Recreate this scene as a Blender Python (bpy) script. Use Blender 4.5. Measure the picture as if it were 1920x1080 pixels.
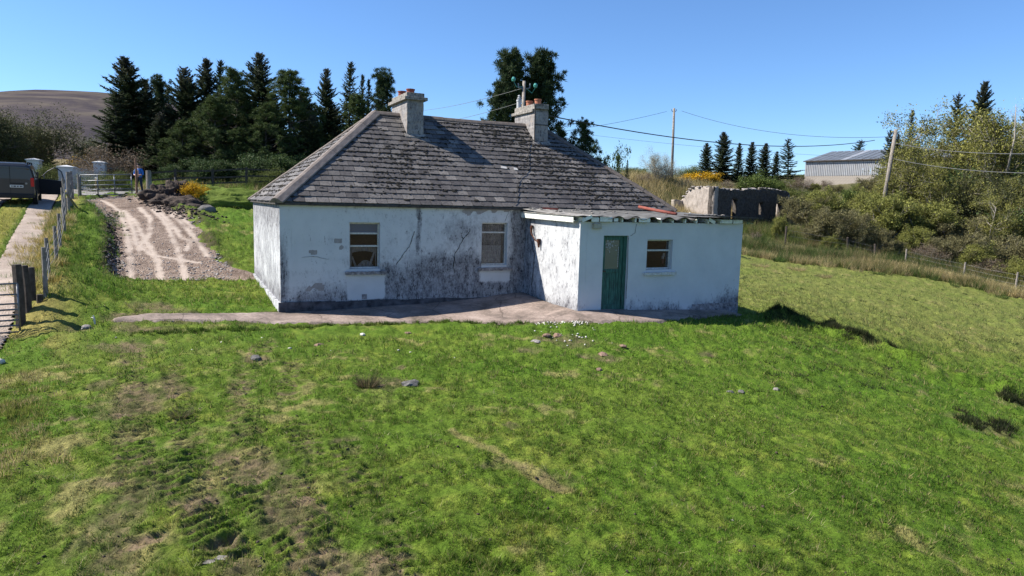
import bpy, bmesh, math, random
import numpy as np
from mathutils import Matrix, Vector, noise as mnoise
R_ = math.radians
C = bpy.context.scene.collection
scn = bpy.context.scene
for o in list(bpy.data.objects): bpy.data.objects.remove(o)

# ------------------------------------------------------------------ camera, sky, sun, exposure
PITCH, ROLL, CAMZ, FPX = R_(7.075), R_(1.531), 2.853, 1281.0
F3 = np.array([0, math.cos(PITCH), -math.sin(PITCH)])
U3 = np.array([0, math.sin(PITCH), math.cos(PITCH)])
X3 = np.array([1.0, 0, 0])
CR, SR = math.cos(ROLL), math.sin(ROLL)
RT = X3 * CR + U3 * SR; UP = -X3 * SR + U3 * CR
cam = bpy.data.cameras.new('camera'); cam.sensor_width = 36; cam.lens = FPX / 1920 * 36
cam.clip_start = 0.1; cam.clip_end = 9000
camo = bpy.data.objects.new('camera', cam); C.objects.link(camo)
camo.matrix_world = Matrix(((RT[0], UP[0], -F3[0], 0), (RT[1], UP[1], -F3[1], 0), (RT[2], UP[2], -F3[2], CAMZ), (0, 0, 0, 1)))
scn.camera = camo

SUN_EL = R_(44.0)
SUNV = Vector((-math.cos(SUN_EL) * math.cos(R_(1.8)), math.cos(SUN_EL) * math.sin(R_(1.8)), math.sin(SUN_EL)))   # towards the sun
w = bpy.data.worlds.new('World'); scn.world = w; w.use_nodes = True
nt = w.node_tree; nt.nodes.clear()
sky = nt.nodes.new('ShaderNodeTexSky'); sky.sky_type = 'NISHITA'; sky.sun_disc = False
sky.sun_elevation = SUN_EL; sky.sun_rotation = math.atan2(SUNV.x, SUNV.y)
sky.altitude = 600; sky.air_density = 1.0; sky.dust_density = 0.0; sky.ozone_density = 10.0
bg = nt.nodes.new('ShaderNodeBackground'); bg.inputs[1].default_value = 0.092
out = nt.nodes.new('ShaderNodeOutputWorld')
nt.links.new(sky.outputs[0], bg.inputs[0]); nt.links.new(bg.outputs[0], out.inputs[0])
sl = bpy.data.lights.new('sun', 'SUN'); sl.energy = 5.0; sl.angle = R_(0.5); sl.color = (1, 0.93, 0.82)
so = bpy.data.objects.new('sun', sl); C.objects.link(so)
so.rotation_euler = SUNV.to_track_quat('Z', 'Y').to_euler()
scn.view_settings.view_transform = 'Standard'; scn.view_settings.look = 'None'
scn.view_settings.exposure = 1.02; scn.view_settings.gamma = 1; scn.view_settings.use_curve_mapping = False

# ------------------------------------------------------------------ helpers
rng = np.random.default_rng(7); random.seed(7)

def tag(o, label=None, cat=None, group=None, kind=None):
    if label: o['label'] = label
    if cat: o['category'] = cat
    if group: o['group'] = group
    if kind: o['kind'] = kind
    return o

def link(o, parent=None, loc=None):
    C.objects.link(o)
    if parent is not None: o.parent = parent
    if loc is not None: o.location = loc
    return o

def empty(name, loc=(0, 0, 0), rz=0, label=None, cat=None, group=None, kind=None):
    o = bpy.data.objects.new(name, None); o.empty_display_size = 0.3
    link(o); o.location = loc; o.rotation_euler = (0, 0, rz)
    return tag(o, label, cat, group, kind)

def mesh_np(name, V, Fc, mat, parent=None, attrs=None, smooth=False, loc=None):
    """V (n,3); Fc (m,3) or (m,4) index array"""
    V = np.asarray(V, np.float32); Fc = np.asarray(Fc, np.int32)
    me = bpy.data.meshes.new(name); k = Fc.shape[1]
    me.vertices.add(len(V)); me.vertices.foreach_set('co', V.ravel())
    me.loops.add(Fc.size); me.loops.foreach_set('vertex_index', Fc.ravel())
    me.polygons.add(len(Fc)); me.polygons.foreach_set('loop_start', np.arange(0, Fc.size, k, dtype=np.int32))
    me.polygons.foreach_set('loop_total', np.full(len(Fc), k, np.int32))
    if smooth: me.polygons.foreach_set('use_smooth', np.ones(len(Fc), bool))
    me.update(calc_edges=True)
    for nm, arr in (attrs or {}).items():
        arr = np.asarray(arr, np.float32)
        if arr.ndim == 1:
            a = me.attributes.new(nm, 'FLOAT', 'POINT'); a.data.foreach_set('value', arr)
        else:
            if arr.shape[1] == 3: arr = np.c_[arr, np.ones(len(arr))]
            a = me.color_attributes.new(nm, 'FLOAT_COLOR', 'POINT'); a.data.foreach_set('color', arr.astype(np.float32).ravel())
    if mat: me.materials.append(mat)
    return link(bpy.data.objects.new(name, me), parent, loc)

class MB:
    """collects boxes, tubes and polygons; build() links them as ONE mesh object"""
    def __init__(s): s.v = []; s.f = []; s.m = []
    def add(s, vs, fs, mi=0):
        b = len(s.v); s.v += [tuple(map(float, v)) for v in vs]; s.f += [tuple(i + b for i in f) for f in fs]; s.m += [mi] * len(fs); return s
    def box(s, x0, x1, y0, y1, z0, z1, mi=0):
        return s.add([(x0, y0, z0), (x1, y0, z0), (x1, y1, z0), (x0, y1, z0), (x0, y0, z1), (x1, y0, z1), (x1, y1, z1), (x0, y1, z1)],
                     [(0, 3, 2, 1), (4, 5, 6, 7), (0, 1, 5, 4), (1, 2, 6, 5), (2, 3, 7, 6), (3, 0, 4, 7)], mi)
    def beam(s, p, q, wd, ht, mi=0, up=(0, 0, 1)):
        p, q = Vector(p), Vector(q); d = (q - p).normalized(); u = Vector(up)
        sd = d.cross(u)
        if sd.length < 1e-4: sd = d.cross(Vector((0, 1, 0)))
        sd.normalize(); u = sd.cross(d).normalized(); sd *= wd / 2; u *= ht / 2
        return s.add([p - sd - u, p + sd - u, p + sd + u, p - sd + u, q - sd - u, q + sd - u, q + sd + u, q - sd + u],
                     [(0, 1, 2, 3), (7, 6, 5, 4), (0, 4, 5, 1), (1, 5, 6, 2), (2, 6, 7, 3), (3, 7, 4, 0)], mi)
    def tube(s, pts, rad, n=6, mi=0, cap=True):
        pts = [Vector(p) for p in pts]; rads = rad if isinstance(rad, (list, tuple)) else [rad] * len(pts)
        vs = []; fs = []; prev = None
        for i, p in enumerate(pts):
            d = (pts[min(i + 1, len(pts) - 1)] - pts[max(i - 1, 0)]).normalized()
            a = prev if prev is not None else (Vector((1, 0, 0)) if abs(d.x) < .8 else Vector((0, 1, 0)))
            a = (a - d * a.dot(d)).normalized(); prev = a; b = d.cross(a)
            for k in range(n):
                t = 2 * math.pi * k / n; vs.append(p + (a * math.cos(t) + b * math.sin(t)) * rads[i])
        for i in range(len(pts) - 1):
            for k in range(n):
                k2 = (k + 1) % n; fs.append((i * n + k, i * n + k2, (i + 1) * n + k2, (i + 1) * n + k))
        if cap: fs.append(tuple(range(n))[::-1]); fs.append(tuple((len(pts) - 1) * n + k for k in range(n)))
        return s.add(vs, fs, mi)
    def build(s, name, mats, parent=None, loc=None, smooth=False, bevel=0):
        me = bpy.data.meshes.new(name); me.from_pydata(s.v, [], s.f)
        if not isinstance(mats, (list, tuple)): mats = [mats]
        for m in mats: me.materials.append(m)
        me.polygons.foreach_set('material_index', np.array(s.m, np.int32))
        if smooth: me.polygons.foreach_set('use_smooth', np.ones(len(me.polygons), bool))
        me.update()
        o = link(bpy.data.objects.new(name, me), parent, loc)
        if bevel:
            b = o.modifiers.new('bevel', 'BEVEL'); b.width = bevel; b.segments = 2; b.limit_method = 'ANGLE'
        return o

def ico(sub=1):
    bm = bmesh.new(); bmesh.ops.create_icosphere(bm, subdivisions=sub, radius=1)
    V = np.array([v.co[:] for v in bm.verts]); Fc = np.array([[v.index for v in f.verts] for f in bm.faces]); bm.free()
    return V, Fc

def rock_mesh(name, seed, mat, sub=2, amp=.25, flat=.7):
    V, Fc = ico(sub); r = np.random.default_rng(seed); off = r.uniform(0, 50, 3)
    d = np.array([mnoise.noise(Vector(v * 1.3 + off)) + .5 * mnoise.noise(Vector(v * 3 + off)) for v in V])
    V = V * (1 + amp * 1.6 * d)[:, None] * np.array([1, .8, flat])
    me = bpy.data.meshes.new(name); me.from_pydata(V.tolist(), [], Fc.tolist()); me.materials.append(mat); me.update()
    return me

# value noise, vectorised
_T = np.random.default_rng(3).uniform(-1, 1, (64, 256, 256))
def vn(x, y, sc, seed=0):
    x = np.asarray(x) / sc + 17.3 * seed; y = np.asarray(y) / sc - 9.1 * seed
    xi = np.floor(x).astype(int); yi = np.floor(y).astype(int); fx = x - xi; fy = y - yi
    fx = fx * fx * (3 - 2 * fx); fy = fy * fy * (3 - 2 * fy); T = _T[seed % 64]
    a = T[xi & 255, yi & 255]; b = T[(xi + 1) & 255, yi & 255]; c = T[xi & 255, (yi + 1) & 255]; d = T[(xi + 1) & 255, (yi + 1) & 255]
    return (a * (1 - fx) + b * fx) * (1 - fy) + (c * (1 - fx) + d * fx) * fy
def fbm(x, y, sc, seed=0, oc=4, g=.5):
    s = 0; a = 1; n = 0
    for k in range(oc): s = s + a * vn(x, y, sc / 2 ** k, seed + k); n += a; a *= g
    return s / n
def ss(a, b, x):
    t = np.clip((np.asarray(x, float) - a) / (b - a), 0, 1); return t * t * (3 - 2 * t)

# pixel of the 1920x1080 photograph -> ray, point at a depth, point on the ground
def ray(px, py):
    a, b = px - 960, py - 540; u = a * CR + b * SR; v = -a * SR + b * CR
    return X3 * u / FPX - U3 * v / FPX + F3
def pt(px, py, Y):
    d = ray(px, py); return np.array([0, 0, CAMZ]) + d * (Y / d[1])

# house frame
TH = R_(26.172); HC = np.array([-6.197, 18.139])
HA = np.array([math.cos(TH), math.sin(TH)]); HB = np.array([-math.sin(TH), math.cos(TH)])
def W2(a, b): q = HC + HA * a + HB * b; return q[0], q[1]
def toH(x, y): return (x - HC[0]) * HA[0] + (y - HC[1]) * HA[1], (x - HC[0]) * HB[0] + (y - HC[1]) * HB[1]

# ------------------------------------------------------------------ the lie of the land
cp = []
def cw(x, y, z): cp.append((x, y, z))
def cpx(px, py, Y): cp.append(tuple(pt(px, py, Y)))
def ch(a, b, z): x, y = W2(a, b); cp.append((x, y, z))
for q in [(0, 5, -.75), (-5, 5, -.8), (5, 5, -.9), (0, 0, -1.3), (0, -12, -2.6), (-14, -10, -2.6), (20, -10, -4), (0, 10, -.45), (-5, 10, -.4), (5, 10, -.62),
          (0, 15, -.38), (-4, 14.8, -.38), (4, 16, -.42), (7, 17.6, -.5), (-8, 14.2, -.3), (-8, 10, -.42), (-7.5, 6, -.8),
          (10, 21, -.8), (9, 16.5, -.95), (9, 12, -1.15), (7.5, 8, -1.2), (15.6, 27, -1.35), (15.4, 21, -1.9), (14, 14, -2.0), (10, 4, -2),
          (10, 35, -.5), (22, 36, -1.5), (12, 28, -.8), (26, 22, -3), (40, 30, -4.5), (45, 55, -2.0), (34, 70, 3.0), (55, 90, 8),
          (-12.5, 13, -.55), (-14.5, 15, -.5), (-13, 8, -1.2), (-12, 3, -1.6), (-20, 14, -.2), (-21, 22, .9), (-30, 30, 2.2), (-30, 10, .5), (-24, 0, -1.5),
          (-18, 120, 8), (30, 150, 9), (-60, 120, 8), (-60, 60, 4), (70, 150, 12), (-10.2, 13.2, -.42)]: cw(*q)
for q in [(0, 0, -.27), (2.8, 0, -.2), (5.4, 0, -.1), (7.3, 0, .08), (7.3, -3.26, -.02), (10, -3.3, -.13), (13.1, -3.26, -.27), (13.1, 0, -.3), (0, 6.9, .08), (13, 7, 0), (6, 7, .2), (0, 3.4, -.06), (6, 3.4, 0),
          (1, -1.4, -.33), (4.5, -1.6, -.25), (6.5, -2.8, -.18), (9, -4.3, -.2), (13, -5.2, -.48)]: ch(*q)
for q in [(44, 627, 15.2), (70, 450, 25.1), (60, 390, 32), (20, 500, 21), (87, 568, 16.5), (93, 538, 18.5), (107, 503, 21.5), (113, 473, 24), (122, 442, 27), (130, 405, 32),
          (215, 527, 22.7), (400, 524, 23.3), (300, 470, 26.5), (300, 430, 30), (170, 374, 38), (300, 370, 38), (400, 374, 38), (430, 400, 34), (440, 500, 24.6), (180, 470, 25.5),
          (200, 352, 50), (50, 345, 50), (300, 346, 50), (500, 345, 52), (700, 338, 55), (950, 340, 60), (100, 328, 80), (0, 330, 100),
          (1697, 500, 51), (1903, 546, 46), (1400, 478, 50), (1450, 462, 54), (1650, 415, 62), (1264, 345, 77), (1300, 409, 66), (1470, 412, 70), (1507, 352, 100), (1800, 352, 104),
          (1235, 341, 75), (1340, 344, 95), (1190, 322, 160), (1500, 330, 160), (1130, 350, 70), (1300, 352, 78), (1560, 470, 53.5), (1800, 400, 72)]: cpx(*q)
CP = np.array(cp); _S = 20.0
def _phi(r2): r = np.sqrt(r2 + .3); return r                                        # biharmonic-like spline, tame between points
_D2 = ((CP[:, None, :2] - CP[None, :, :2]) ** 2).sum(-1)
_K = _phi(_D2) - np.eye(len(CP)) * .25
_P = np.c_[np.ones(len(CP)), CP[:, :2]]
_A = np.block([[_K, _P], [_P.T, np.zeros((3, 3))]])
_W = np.linalg.solve(_A, np.r_[CP[:, 2], 0, 0, 0])
def base_h(x, y):
    x = np.asarray(x, float); y = np.asarray(y, float); sh = x.shape; x = x.ravel(); y = y.ravel()
    r = np.hypot(x, y); k = np.minimum(1, 185 / np.maximum(r, 1)); xs, ys = x * k, y * k
    z = np.zeros(len(x))
    for i0 in range(0, len(x), 60000):
        s = slice(i0, i0 + 60000)
        d2 = (xs[s, None] - CP[None, :, 0]) ** 2 + (ys[s, None] - CP[None, :, 1]) ** 2
        z[s] = _phi(d2) @ _W[:-3] + _W[-3] + _W[-2] * xs[s] + _W[-1] * ys[s]
    far = ss(130, 260, r); z = z * (1 - far) + far * (9 + (r - 200) * .012)
    return z.reshape(sh)

def ground_hit(px, py):
    d = ray(px, py); o = np.array([0, 0, CAMZ]); Ys = np.geomspace(3, 190, 700)
    P = o[None] + d[None] * (Ys / d[1])[:, None]; h = base_h(P[:, 0], P[:, 1]); i = int(np.argmax(P[:, 2] < h))
    if P[i, 2] >= h[i]: i = len(Ys) - 1
    a, b = P[max(i - 1, 0)], P[i]; ha, hb = a[2] - h[max(i - 1, 0)], b[2] - h[i]
    t = ha / (ha - hb) if abs(ha - hb) > 1e-9 else 0
    return a + (b - a) * t
def gl(pts): return np.array([ground_hit(*p)[:2] for p in pts])

def seg_dist(x, y, P):
    """distance to polyline P, and arc length at the nearest point"""
    x = np.asarray(x); y = np.asarray(y); best = np.full(x.shape, 1e9); arc = np.zeros(x.shape); s0 = 0
    for (x0, y0), (x1, y1) in zip(P[:-1], P[1:]):
        dx, dy = x1 - x0, y1 - y0; L = math.hypot(dx, dy) + 1e-9
        t = np.clip(((x - x0) * dx + (y - y0) * dy) / L ** 2, 0, 1); d = np.hypot(x - x0 - t * dx, y - y0 - t * dy)
        m = d < best; best = np.where(m, d, best); arc = np.where(m, s0 + t * L, arc); s0 += L
    return best, arc
def poly_sd(x, y, P):
    """signed distance, positive inside polygon P"""
    x = np.asarray(x); y = np.asarray(y); d, _ = seg_dist(x, y, list(P) + [P[0]]); ins = np.zeros(x.shape, bool); n = len(P)
    for i in range(n):
        x0, y0 = P[i]; x1, y1 = P[(i + 1) % n]
        if y0 == y1: continue
        c = ((y0 > y) != (y1 > y)) & (x < (x1 - x0) * (y - y0) / (y1 - y0) + x0); ins ^= c
    return np.where(ins, d, -d)

DRIVE = gl([(150, 376), (180, 392), (203, 425), (212, 465), (207, 500), (210, 528), (300, 529), (360, 526), (425, 522), (430, 505), (408, 482), (385, 450), (368, 415), (330, 392), (290, 374), (270, 370), (210, 369)])
SPUR = gl([(410, 524), (475, 527), (482, 512), (430, 500)])
BANDS = [gl(p) for p in [
    [(190, 376), (225, 398), (239, 440), (245, 490), (245, 528)],
    [(232, 396), (255, 420), (276, 455), (296, 490), (303, 528)],
    [(285, 392), (314, 425), (332, 465), (343, 500), (348, 528)],
    [(236, 402), (250, 432), (256, 458), (285, 478), (330, 486), (372, 492)],
    [(262, 390), (281, 412), (280, 440), (262, 462), (260, 476)],
    [(318, 402), (350, 430), (374, 458), (390, 480)],
    [(296, 396), (328, 430), (340, 448), (357, 452), (350, 470)],
    [(275, 378), (330, 400), (362, 430)]]]
PATH = [W2(*q) for q in [(-.35, .0), (7.3, .0), (7.3, -3.2), (13.6, -3.2), (13.2, -3.75), (10.6, -4.0), (9.2, -4.45), (7.4, -4.25), (5.6, -3.5), (4.0, -2.3), (2.4, -1.9), (.6, -1.42), (-1.4, -.98), (-3.0, -.82), (-3.8, -.55), (-3.3, -.2), (-1.6, -.35)]]
LDIR = np.array([-.522, .853]); LNR = np.array([.853, .522]); L0 = np.array([-14.4, 20.3])     # right edge of the lane
def lane_uv(x, y): dx, dy = x - L0[0], y - L0[1]; return -(dx * LNR[0] + dy * LNR[1]), dx * LDIR[0] + dy * LDIR[1]   # distance left of the right edge, along
def lane_mask(x, y):
    u, v = lane_uv(x, y); bend = np.where(v < -4, (v + 4) ** 2 * .008, 0) ; u = u - bend
    r1 = ss(-.12, .08, u) * ss(1.12, .92, u); r2 = ss(1.9, 2.1, u) * ss(3.2, 3.0, u)
    return np.maximum(r1, r2) * ss(-36, -32, v) * ss(60, 45, v)
LSD = lambda x, y: (lane_mask(x, y) - .5) * .5
RUTS = [gl(p) for p in [
    [(250, 640), (246, 720), (250, 830), (256, 930), (272, 1010)],
    [(452, 715), (458, 790), (478, 870)],
    [(545, 830), (562, 930), (590, 1010), (606, 1078)],
    [(312, 850), (335, 905), (395, 990), (430, 1050)],
    [(500, 640), (470, 690), (455, 730)]]]
MUD = [(*ground_hit(a, b)[:2], rx, ry) for a, b, rx, ry in [(262, 740, .75, .5), (215, 775, .35, .25), (318, 728, .5, .18), (185, 727, .3, .2), (133, 787, .3, .12), (722, 718, .6, .28), (200, 905, .45, .12), (480, 880, .5, .2),
        (545, 965, .35, .3), (225, 960, .35, .4), (370, 945, .3, .12), (590, 1060, .4, .3), (1040, 905, .25, .12), (945, 870, .5, .12), (1325, 665, .35, .16), (1080, 640, .9, .3), (1120, 670, .5, .2), (985, 655, .4, .15),
        (490, 672, .35, .15), (250, 650, .9, .25), (300, 620, 1.2, .2), (200, 652, .5, .2), (755, 690, .2, .12), (1850, 805, .5, .3), (1895, 755, .35, .2), (1560, 625, .7, .3), (1640, 655, .7, .3), (215, 1060, .5, .3),
        (150, 620, .5, .15), (455, 1070, .3, .15), (960, 795, .2, .08), (1380, 733, .2, .06), (425, 860, .2, .1), (700, 1060, .3, .12), (520, 930, .25, .3), (295, 580, .9, .3), (235, 600, .6, .2), (230, 770, .5, .2)]]
SCAR = gl([(845, 810), (900, 838), (960, 868), (1010, 895), (1065, 922)])

def wv(s, d): return np.sin(s * 2 * math.pi / .17 + 5 * d)
def masks(x, y):
    """mud amount, rib wave, straw amount"""
    n1 = fbm(x, y, .5, 3, 3); n2 = fbm(x, y, .22, 8, 2)
    mud = np.zeros(x.shape); rib = np.zeros(x.shape)
    for mx, my, rx, ry in MUD:
        d = np.sqrt(((x - mx) / rx) ** 2 + ((y - my) / (ry * 2.2)) ** 2); mud = np.maximum(mud, ss(.95, .55, d + .7 * n1 + .45 * n2) * (.75 + .5 * n2))
    for k, P in enumerate(RUTS):
        d, s = seg_dist(x, y, P); m = ss(.30, .16, d + .05 * n1) * ss(-.6, -.1, vn(x, y, .9, 20 + k))
        rib = rib + m * np.sin(s * 2 * math.pi / .17 + 5 * d) ; mud = np.maximum(mud, m * (.12 + .35 * n2 + .75 * (np.sin(s * 2 * math.pi / .17 + 5 * d) < -.1)))
        d2, s2 = seg_dist(x - .75, y, P)
        m2 = ss(.24, .12, d2 + .05 * n1) * ss(-.35, .15, vn(x, y, 1.1, 30 + k)); rib = rib + m2 * np.sin(s2 * 2 * math.pi / .17 - 5 * d2) * .8; mud = np.maximum(mud, m2 * (.02 + .3 * n2 + .75 * (np.sin(s2 * 2 * math.pi / .17 - 5 * d2) < -.1)))
    for k, sd in ((0, 1), (1, -1)):
        pass
    d, _ = seg_dist(x, y, SCAR); straw = ss(.13, .03, d + .12 * n1) * .6
    straw = np.maximum(straw, ss(.42, .85, fbm(x, y, .8, 12, 4) + .6 * n2) * .55)
    left = ss(-1.2, -3.5, x) * ss(14.5, 12, y) * ss(3, 5, y); straw = np.maximum(straw, left * ss(.12, .7, n1 + .45 * n2 + .3 * vn(x, y, .9, 15)) * .6)
    return np.clip(mud, 0, 1), rib, straw

def hard_mask(x, y):
    """drive, path, lane: positive inside"""
    e = .10 * vn(x, y, .35, 41) + .12 * vn(x, y, 1.1, 42)
    return np.maximum(np.maximum(poly_sd(x, y, DRIVE) + e * 1.6, poly_sd(x, y, SPUR) + e), np.maximum(poly_sd(x, y, PATH) + e * .6, LSD(x, y) + e * .25))

CREST = gl([(1400, 596), (1470, 600), (1560, 622), (1640, 655), (1700, 684), (1790, 712), (1900, 745)])
def height(x, y, fine=True):
    z = base_h(x, y); r = np.hypot(x, y)
    near = (x > 4) & (x < 26) & (y > 8) & (y < 34)
    if near.any():
        dc, sc = seg_dist(x, y, CREST); i0 = np.clip(np.searchsorted(CREST[:, 0], x) - 1, 0, len(CREST) - 2); yl = CREST[i0, 1] + (x - CREST[i0, 0]) * (CREST[i0 + 1, 1] - CREST[i0, 1]) / (CREST[i0 + 1, 0] - CREST[i0, 0])
        side = np.where(y > yl, 1.0, -1.0) * dc; end = ss(0, 1, sc) * ss(0, 1.5, 9.5 - sc) 
        z = z + np.where(near, end * (.24 * np.exp(-((side + .25) / .5) ** 2) * (1 + .9 * vn(x, y, .6, 72)) - .55 * ss(-.1, .7, side) * np.exp(-np.maximum(side, 0) / 4.5) + .12 * np.exp(-(side / 1.1) ** 2) * fbm(x, y, .45, 73, 3)), 0)
    a, b = toH(x, y)
    # broad tussocky unevenness, stronger on the bank by the lane and on the field's edge
    bank = ss(-8.6, -10, x + .52 * np.clip(y - 13.5, 0, 40) * .95) * ss(3, 6, y) * ss(36, 30, y)
    nearhouse = ss(.3, 1.6, np.maximum(np.maximum(-a - .1, a - 13.1), np.maximum(-b - 3.4, b - 7)))
    z = z + (.05 * fbm(x, y, 2.2, 50, 3) + .10 * fbm(x, y, 7, 55, 2) * ss(6, 20, r)) * (.25 + .75 * nearhouse)
    u, v = lane_uv(x, y)
    bk = ss(0, -.5, u) * ss(-2.6, -1.0, u) * ss(-9, -4, v) * ss(16, 10, v)
    z = z + .18 * bk + .16 * bk * np.abs(fbm(x, y, .7, 60, 3))
    dd = poly_sd(x, y, DRIVE); lip = ss(-1.0, -.25, dd) * ss(.15, -.2, dd) * ss(-11, -13, x) * 1.0
    z = z + lip * (.12 + .15 * np.abs(vn(x, y, .4, 62)))
    if fine:
        mud, rib, straw = masks(x, y); hm = hard_mask(x, y)
        g = 1 - ss(-.05, .1, hm)
        s = .050 * fbm(x, y, .38, 1, 3) + .034 * fbm(x, y, .12, 5, 2)
        z = z + .016 * g * mud * np.sin((y + .35 * x + .15 * vn(x, y, .5, 71)) * 2 * math.pi / .15) + g * (s * (1 + ss(9, 30, r)) + .035 * bank * fbm(x, y, .5, 66, 2) - .03 * mud + .026 * rib + .018 * mud * vn(x, y, .13, 70))
        z = z - .07 * ss(-.02, .12, hm)
    return z

def lawn_colour(x, y, mud, straw):
    n = fbm(x, y, 2.6, 80, 4); m = fbm(x, y, .8, 85, 4); f = fbm(x, y, .16, 90, 2)
    lush = np.array([.054, .130, .011]); mid = np.array([.098, .152, .022]); yel = np.array([.180, .200, .040]); st = np.array([.30, .25, .125]); br = np.array([.135, .098, .076])
    t = (.12 + .76 * ss(-.7, .75, n * .8 + m * .5 + .45 * f))[..., None]
    c = lush * (1 - t) + mid * t
    t2 = (.10 + ss(.0, .85, m * .6 + .5 * fbm(x, y, 6, 95, 2) + .45 * f) * .62)[..., None]; c = c * (1 - t2) + yel * t2
    fr = (ss(20, 27, y) * ss(6, 9, x) * (.78 + .3 * m))[..., None]; c = c * (1 - fr) + np.array([.160, .176, .056]) * fr
    u, v = lane_uv(x, y); lb = (ss(-1.6, -.5, u) * ss(.3, -.1, u) * ss(.1, .5, .5 + vn(x, y, .8, 99)) * .8 * ss(-12, -6, v))[..., None]; c = c * (1 - lb) + np.array([.27, .225, .085]) * lb
    cs = (ss(1.0, 1.3, u) * ss(2.1, 1.8, u) * .8)[..., None]; c = c * (1 - cs) + np.array([.20, .19, .045]) * cs
    s_ = straw[..., None]; c = c * (1 - s_) + st * s_
    far = ss(60, 110, np.hypot(x, y))[..., None]; c = c * (1 - far) + (np.array([.16, .13, .07]) + .04 * vn(x, y, 14, 98)[..., None]) * far
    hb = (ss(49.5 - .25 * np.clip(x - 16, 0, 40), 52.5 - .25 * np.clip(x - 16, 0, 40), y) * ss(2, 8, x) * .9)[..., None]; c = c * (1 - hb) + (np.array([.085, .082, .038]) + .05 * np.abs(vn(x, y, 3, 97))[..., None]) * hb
    m_ = (mud * (.75 + .25 * f))[..., None]; c = c * (1 - m_) + br * (1 + .35 * f[..., None]) * m_
    return np.clip(c * (1 + .22 * f[..., None]), .004, 1)

# ------------------------------------------------------------------ materials
def new_mat(name):
    m = bpy.data.materials.new(name); m.use_nodes = True; nt = m.node_tree; b = nt.nodes['Principled BSDF']; return m, nt, b
def N(nt, t, **k):
    n = nt.nodes.new(t)
    for a, v in k.items():
        if a.startswith('i_'):
            key = a[2:]; n.inputs[int(key) if key.isdigit() else key.replace('_', ' ')].default_value = v
        else: setattr(n, a, v)
    return n
def ramp(nt, fac, stops):
    r = nt.nodes.new('ShaderNodeValToRGB'); el = r.color_ramp.elements
    while len(el) < len(stops): el.new(.5)
    for e, (p, c) in zip(el, stops): e.position = p; e.color = (*c, 1) if len(c) == 3 else c
    nt.links.new(fac, r.inputs[0]); return r.outputs[0]
def mixc(nt, f, a, b, mode='MIX'):
    m = nt.nodes.new('ShaderNodeMix'); m.data_type = 'RGBA'; m.blend_type = mode
    for s, v in ((m.inputs[0], f), (m.inputs[6], a), (m.inputs[7], b)):
        if isinstance(v, (int, float)): s.default_value = v
        elif isinstance(v, tuple): s.default_value = (*v, 1) if len(v) == 3 else v
        else: nt.links.new(v, s)
    return m.outputs[2]
def mth(nt, op, a, b=None, c=None, clamp=False):
    m = nt.nodes.new('ShaderNodeMath'); m.operation = op; m.use_clamp = clamp
    for s, v in zip(m.inputs, (a, b, c)):
        if v is None: continue
        if isinstance(v, (int, float)): s.default_value = v
        else: nt.links.new(v, s)
    return m.outputs[0]
def coords(nt, kind='Object'): return nt.nodes.new('ShaderNodeTexCoord').outputs[kind]
def noise(nt, vec, sc, det=4, rough=.6, dist=0):
    n = N(nt, 'ShaderNodeTexNoise', i_Scale=sc, i_Detail=det, i_Roughness=rough, i_Distortion=dist); nt.links.new(vec, n.inputs[0]); return n.outputs[0]
def bump(nt, b, h, dist=.01, st=.6):
    n = N(nt, 'ShaderNodeBump', i_Strength=st, i_Distance=dist); nt.links.new(h, n.inputs['Height']); nt.links.new(n.outputs[0], b.inputs['Normal']); return n
def simple(name, col, rough=.8, col2=None, sc=6, bmp=.006, metal=0, det=5, spec=.3, coord='Object'):
    m, nt, b = new_mat(name); v = coords(nt, coord); n = noise(nt, v, sc, det)
    c2 = col2 or tuple(x * .55 for x in col)
    nt.links.new(ramp(nt, n, [(.3, c2), (.68, col)]), b.inputs['Base Color'])
    b.inputs['Roughness'].default_value = rough; b.inputs['Metallic'].default_value = metal; b.inputs['Specular IOR Level'].default_value = spec
    if bmp: bump(nt, b, noise(nt, v, sc * 4, 4), bmp)
    return m
def attr(nt, nm, col=False):
    a = nt.nodes.new('ShaderNodeAttribute'); a.attribute_name = nm; return a.outputs['Color' if col else 'Fac']

# ground: colour comes from a per-vertex albedo, broken up by fine grain
M = {}
m, nt, b = new_mat('turf'); M['turf'] = m
v = coords(nt); c = attr(nt, 'col', True)
n1 = noise(nt, v, 22, 5, .75); n2 = noise(nt, v, 5, 6, .7)
g = ramp(nt, n1, [(.30, (.55, .55, .5)), (.52, (1.0, 1.0, .95)), (.72, (1.5, 1.42, 1.3))])
g2 = ramp(nt, n2, [(.3, (.75, .78, .7)), (.7, (1.25, 1.2, 1.15))])
cc = mixc(nt, 1.0, c, g, 'MULTIPLY'); cc = mixc(nt, 1.0, cc, g2, 'MULTIPLY'); nt.links.new(cc, b.inputs['Base Color'])
b.inputs['Roughness'].default_value = .95; b.inputs['Specular IOR Level'].default_value = .1
bump(nt, b, mth(nt, 'ADD', n1, noise(nt, v, 9, 5, .7)), .045, .9)

def leafy(name, attrname='col', trans=.3, rough=.7):
    m, nt, b = new_mat(name); c = attr(nt, attrname, True); nt.links.new(c, b.inputs['Base Color']); b.inputs['Roughness'].default_value = rough
    b.inputs['Specular IOR Level'].default_value = .18
    t = N(nt, 'ShaderNodeBsdfTranslucent'); nt.links.new(c, t.inputs[0]); mx = N(nt, 'ShaderNodeMixShader', i_0=trans)
    nt.links.new(b.outputs[0], mx.inputs[1]); nt.links.new(t.outputs[0], mx.inputs[2])
    nt.links.new(mx.outputs[0], nt.nodes['Material Output'].inputs[0]); return m
M['blade'] = leafy('grass_blade', trans=.45); M['leaf'] = leafy('foliage', trans=.22)

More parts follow.
